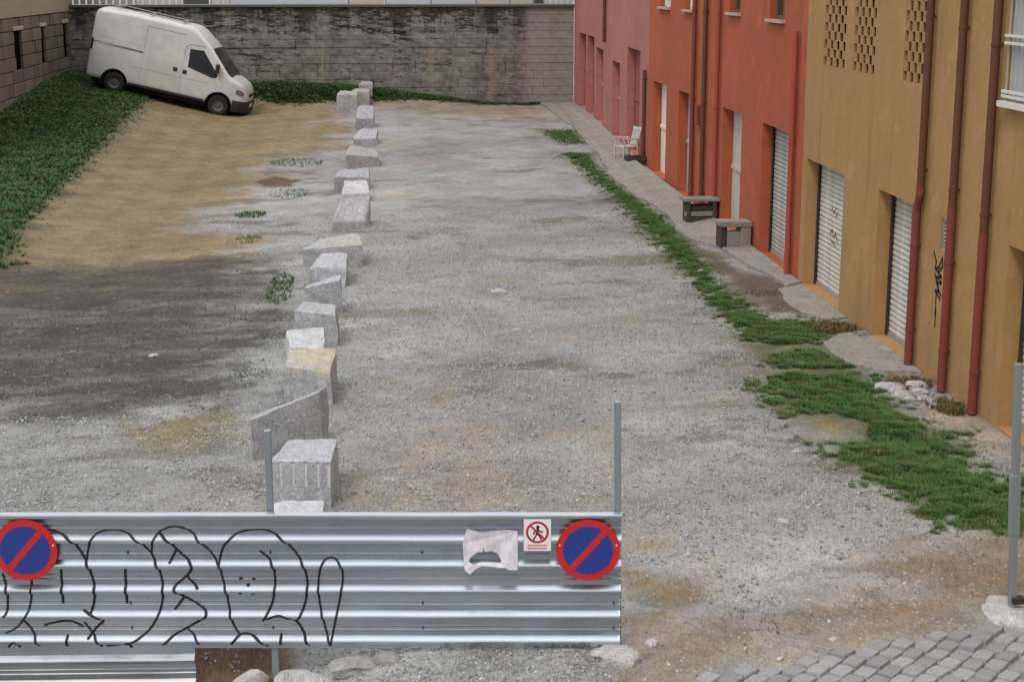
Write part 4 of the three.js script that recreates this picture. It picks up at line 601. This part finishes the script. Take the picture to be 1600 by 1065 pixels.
// ---------------------------------------------------------------- gravel, grass, weeds
function scatter(name, geo, mat, list, label, cat) { const m = new THREE.InstancedMesh(geo, mat, list.length), o = new THREE.Object3D(); list.forEach((q, i) => { o.position.set(q.x, q.y, q.z); o.rotation.set(q.rx || 0, q.ry || 0, q.rz || 0, 'YXZ'); o.scale.set(q.s * (q.w || 1), q.s * (q.h || 1), q.s * (q.w || 1)); o.updateMatrix(); m.setMatrixAt(i, o.matrix); m.setColorAt(i, q.c); }); m.name = numbered(name); m.castShadow = m.receiveShadow = true; m.userData = { kind: 'stuff', label, category: cat }; scene.add(m); return m; }
{
  const r = rng(101), list = [], c = (v, w = 0) => lin(v * (1 + w), v, v * (1 - w * 1.3));
  while (list.length < 95000) { const t = r(), z = -10.2 - 24 * t * (.35 + .65 * t), hw = 1.2 + -z * .36, x = -z * .075 + (r() * 2 - 1) * hw; if (x > 6.7 || x < -9) continue;
    let p = 1; if (sdAt('soil', x, z) > -.05) p = .1; else if (sdAt('strip', x, z) > .05 || sdAt('tan', x, z) > .3 || sdAt('bank', x, z) > 0 || sdAt('mud', x, z) > 0 || sdAt('sand', x, z) > .1) p = .02; else if (sdAt('dark', x, z) > 0) p = .3; else if (sdAt('dirtBR', x, z) > -.2 || sdAt('dirtR', x, z) > 0) p = .1; else if (sdAt('brown1', x, z) > 0) p = .7;
    p *= .25 + 1.1 * sm((fb(x / 5 + .2, z / 5) - .25) * 3); if (z > interp(x, [2.07, 2.73, 3.59, 4.33, 5.02, 7], [-10.64, -10.86, -11.12, -11.36, -11.52, -11.9]) && x > 2) continue; if (r() > p) continue;
    const dk = sdAt('dark', x, z) > 0, q = r(), v = dk ? (q < .93 ? .05 + r() * .1 : .25 + r() * .15) : q < .14 ? .15 + r() * .08 : q > .96 ? .48 + r() * .12 : .25 + r() * .18; list.push({ x, z, y: gy(x, z) + .002, s: .007 + r() * r() * .014, h: .7, rx: r() * 6, ry: r() * 6, c: c(v, (r() - .45) * .09) }); }
  const g = new THREE.IcosahedronGeometry(1, 0); scatter('gravel', g, std(0xffffff, .95), list, 'loose grey gravel scattered over the lot', 'gravel');
}
function clump(n, seed, wide, lean, h = 1) { const r = rng(seed), pos = [], idx = []; for (let k = 0; k < n; k++) { const a = r() * 6.283, rr = r() * .5, bx0 = Math.cos(r() * 6.28) * rr, bz0 = Math.sin(r() * 6.28) * rr, L = (.55 + .45 * r()) * h, ln = lean * (.3 + r()), dx = Math.cos(a), dz = Math.sin(a), w = wide * (.7 + .6 * r()), o = pos.length / 3; pos.push(bx0 - dz * w, -.1, bz0 + dx * w, bx0 + dz * w, -.1, bz0 - dx * w, bx0 + dx * ln * .4 - dz * w * .8, L * .6, bz0 + dz * ln * .4 + dx * w * .8, bx0 + dx * ln * .4 + dz * w * .8, L * .6, bz0 + dz * ln * .4 - dx * w * .8, bx0 + dx * ln, L * (1 - ln * .35), bz0 + dz * ln); idx.push(o, o + 1, o + 2, o + 2, o + 1, o + 3, o + 2, o + 3, o + 4); } const g = new THREE.BufferGeometry(); g.setAttribute('position', new THREE.Float32BufferAttribute(pos, 3)); g.setAttribute('uv', new THREE.Float32BufferAttribute(pos.filter((_, i) => i % 3 < 2), 2)); g.setIndex(idx); g.computeVertexNormals(); return g; }
const leaf = new THREE.MeshStandardMaterial({ color: 0xffffff, roughness: .85, side: THREE.DoubleSide });
{
  const grass = (k, n, h0, h1, seed, dens, box, geo, name, label, tint = 1) => { const r = rng(seed), list = []; let tries = 0; while (list.length < n && tries++ < n * 60) { const x = mix(box[0], box[1], r()), z = mix(box[2], box[3], r()); const e = sdAt(k, x, z) + (k === 'strip' ? .12 : 0) + (fb(x / 1.6, z / 1.6) - .5) * .7 + (fb(x / .5, z / .5) - .5) * .3; if (e < -.28 || (k === 'strip' && (sdAt('bare', x, z) > -.1 || sdAt('gaps', x, z) > -.02 || sdAt('mud', x, z) > .15)) || r() > dens(x, z, e)) continue;
      const tone = fb(x / 3 + .4, z / 3), s = mix(h0, h1, r() * .6 + tone * .6) * clamp(.45 + e * 1.2, .28), dry = r() < .08 ? .9 : clamp(sm((.42 - tone) * 5) * .6 + sm((.5 - e) * 1.4) * .7) * (tint < .9 ? .5 : 1), v = .8 + r() * .4; list.push({ x, z, y: gy(x, z), s, w: mix(.9, 1.4, r()), ry: r() * 6.28, rx: (r() - .5) * .3, c: lin(mix(.084, .17, dry) * v * tint, mix(.182, .155, dry) * v * tint, mix(.046, .058, dry) * v * tint) }); }
    return scatter(name, geo, leaf, list, label, 'grass'); };
  grass('strip', 38000, .025, .085, 7, (x, z, e) => Math.max(.05, sm((e - (z < -25 ? .14 : 0)) * 1.4 + .08)) * (.04 + .96 * sm((fb(x / 1.3, z / 1.3 + .5) - .4) * 5)), [4.2, 6.9, -45, -13.3], clump(11, 3, .05, .7), 'grass_strip', 'ragged green grass strip between the gravel and the doorsteps', 1.0);
  grass('bank', 46000, .06, .17, 8, (x, z, e) => Math.max(.04, sm(e * .8 + .08)) * (.12 + .88 * sm((fb(x / 2, z / 2) - .25) * 4)), [-12, -6, -58, -25.5], clump(11, 4, .06, .6), 'bank_grass', 'dark green grass covering the bank below the stone building', .78);
  grass('back', 12000, .08, .22, 9, (x, z, e) => (e < 0 ? .15 : 1), [-9, 6, -57.55, -55.4], clump(11, 5, .06, .55), 'wall_grass', 'dark grass growing along the foot of the concrete wall', .68);
  grass('farweed', 900, .06, .12, 10, () => .6, [4.8, 6.1, -50, -46], clump(9, 6, .06, .5), 'sparse_weeds', 'thin weeds at the edge of the walkway by the pink building', 1);
  // weed tufts, each its own plant
  const r = rng(66), mk = (x, z, rx, rz, n, h, label, dry = 0) => { n = Math.round(n * 2.6); h *= .62; const gs = [], base = clump(9, 12, .05, .75); for (let i = 0; i < n; i++) { const a = r() * 6.28, q = Math.sqrt(r()), px = Math.cos(a) * q * rx, pz = Math.sin(a) * q * rz, s = h * (.5 + r() * .7), g = base.clone(); g.scale(s, s, s); g.rotateY(r() * 6.28); g.translate(px, gy(x + px, z + pz) - gy(x, z), pz); gs.push(g); }
    const g = mergeGeometries(gs), col = []; for (let i = 0; i < n; i++) { const v = .8 + r() * .5, d = clamp(dry + (r() - .5) * .5), cc = [mix(.06, .19, d) * v, mix(.14, .11, d) * v, mix(.03, .045, d) * v]; for (let k = 0; k < 45; k++) col.push(...cc); } g.setAttribute('color', new THREE.Float32BufferAttribute(col, 3)); const o = mesh(dry > .5 ? 'dry_brush' : 'weed_tuft', g, new THREE.MeshStandardMaterial({ vertexColors: true, roughness: .9, side: THREE.DoubleSide })); o.position.set(x, gy(x, z), z); return tag(o, label, dry > .5 ? 'dry weeds' : 'weeds'); };
  mk(-2.3, -43.0, .75, .8, 90, .1, 'green weeds beside the broad uneven granite block'); mk(-2.2, -37.7, .5, .7, 60, .09, 'green weeds next to the round brown mud spot'); mk(-2.85, -34.3, .35, .5, 50, .13, 'small dense weed tuft between tan dirt and gravel'); mk(-2.65, -31.2, .25, .5, 30, .09, 'low weed tuft at the tongue of gravel');
  mk(-1.72, -26.0, .22, 1.3, 90, .11, 'bright green weeds beside the granite block with flat light top'); mk(-1.75, -20.3, .3, 1.0, 40, .06, 'thin weeds on the dark ground by the rusty topped block', .2); mk(-1.0, -30.4, .3, .3, 12, .08, 'few blades behind the wide long granite block', .3);
  mk(6.45, -22.2, .35, .35, 80, .16, 'heap of dry brown brush at the roller door apron', .9); mk(6.7, -21.75, .15, .3, 40, .13, 'brown weeds at the foot of the ochre wall', .75); mk(6.5, -18.95, .3, .3, 80, .16, 'dry brown brush heap at the drainpipes', .9); mk(6.6, -17.85, .2, .4, 70, .15, 'brown and green weeds round the rubble heap', .65); mk(6.3, -25.0, .55, .25, 50, .07, 'mossy weeds growing across the mud by the red corner', .3); mk(2.95, -11.9, .25, .5, 24, .05, 'sparse weeds on the brown dirt at the entrance', .3);
}

renderer.render(scene, camera);
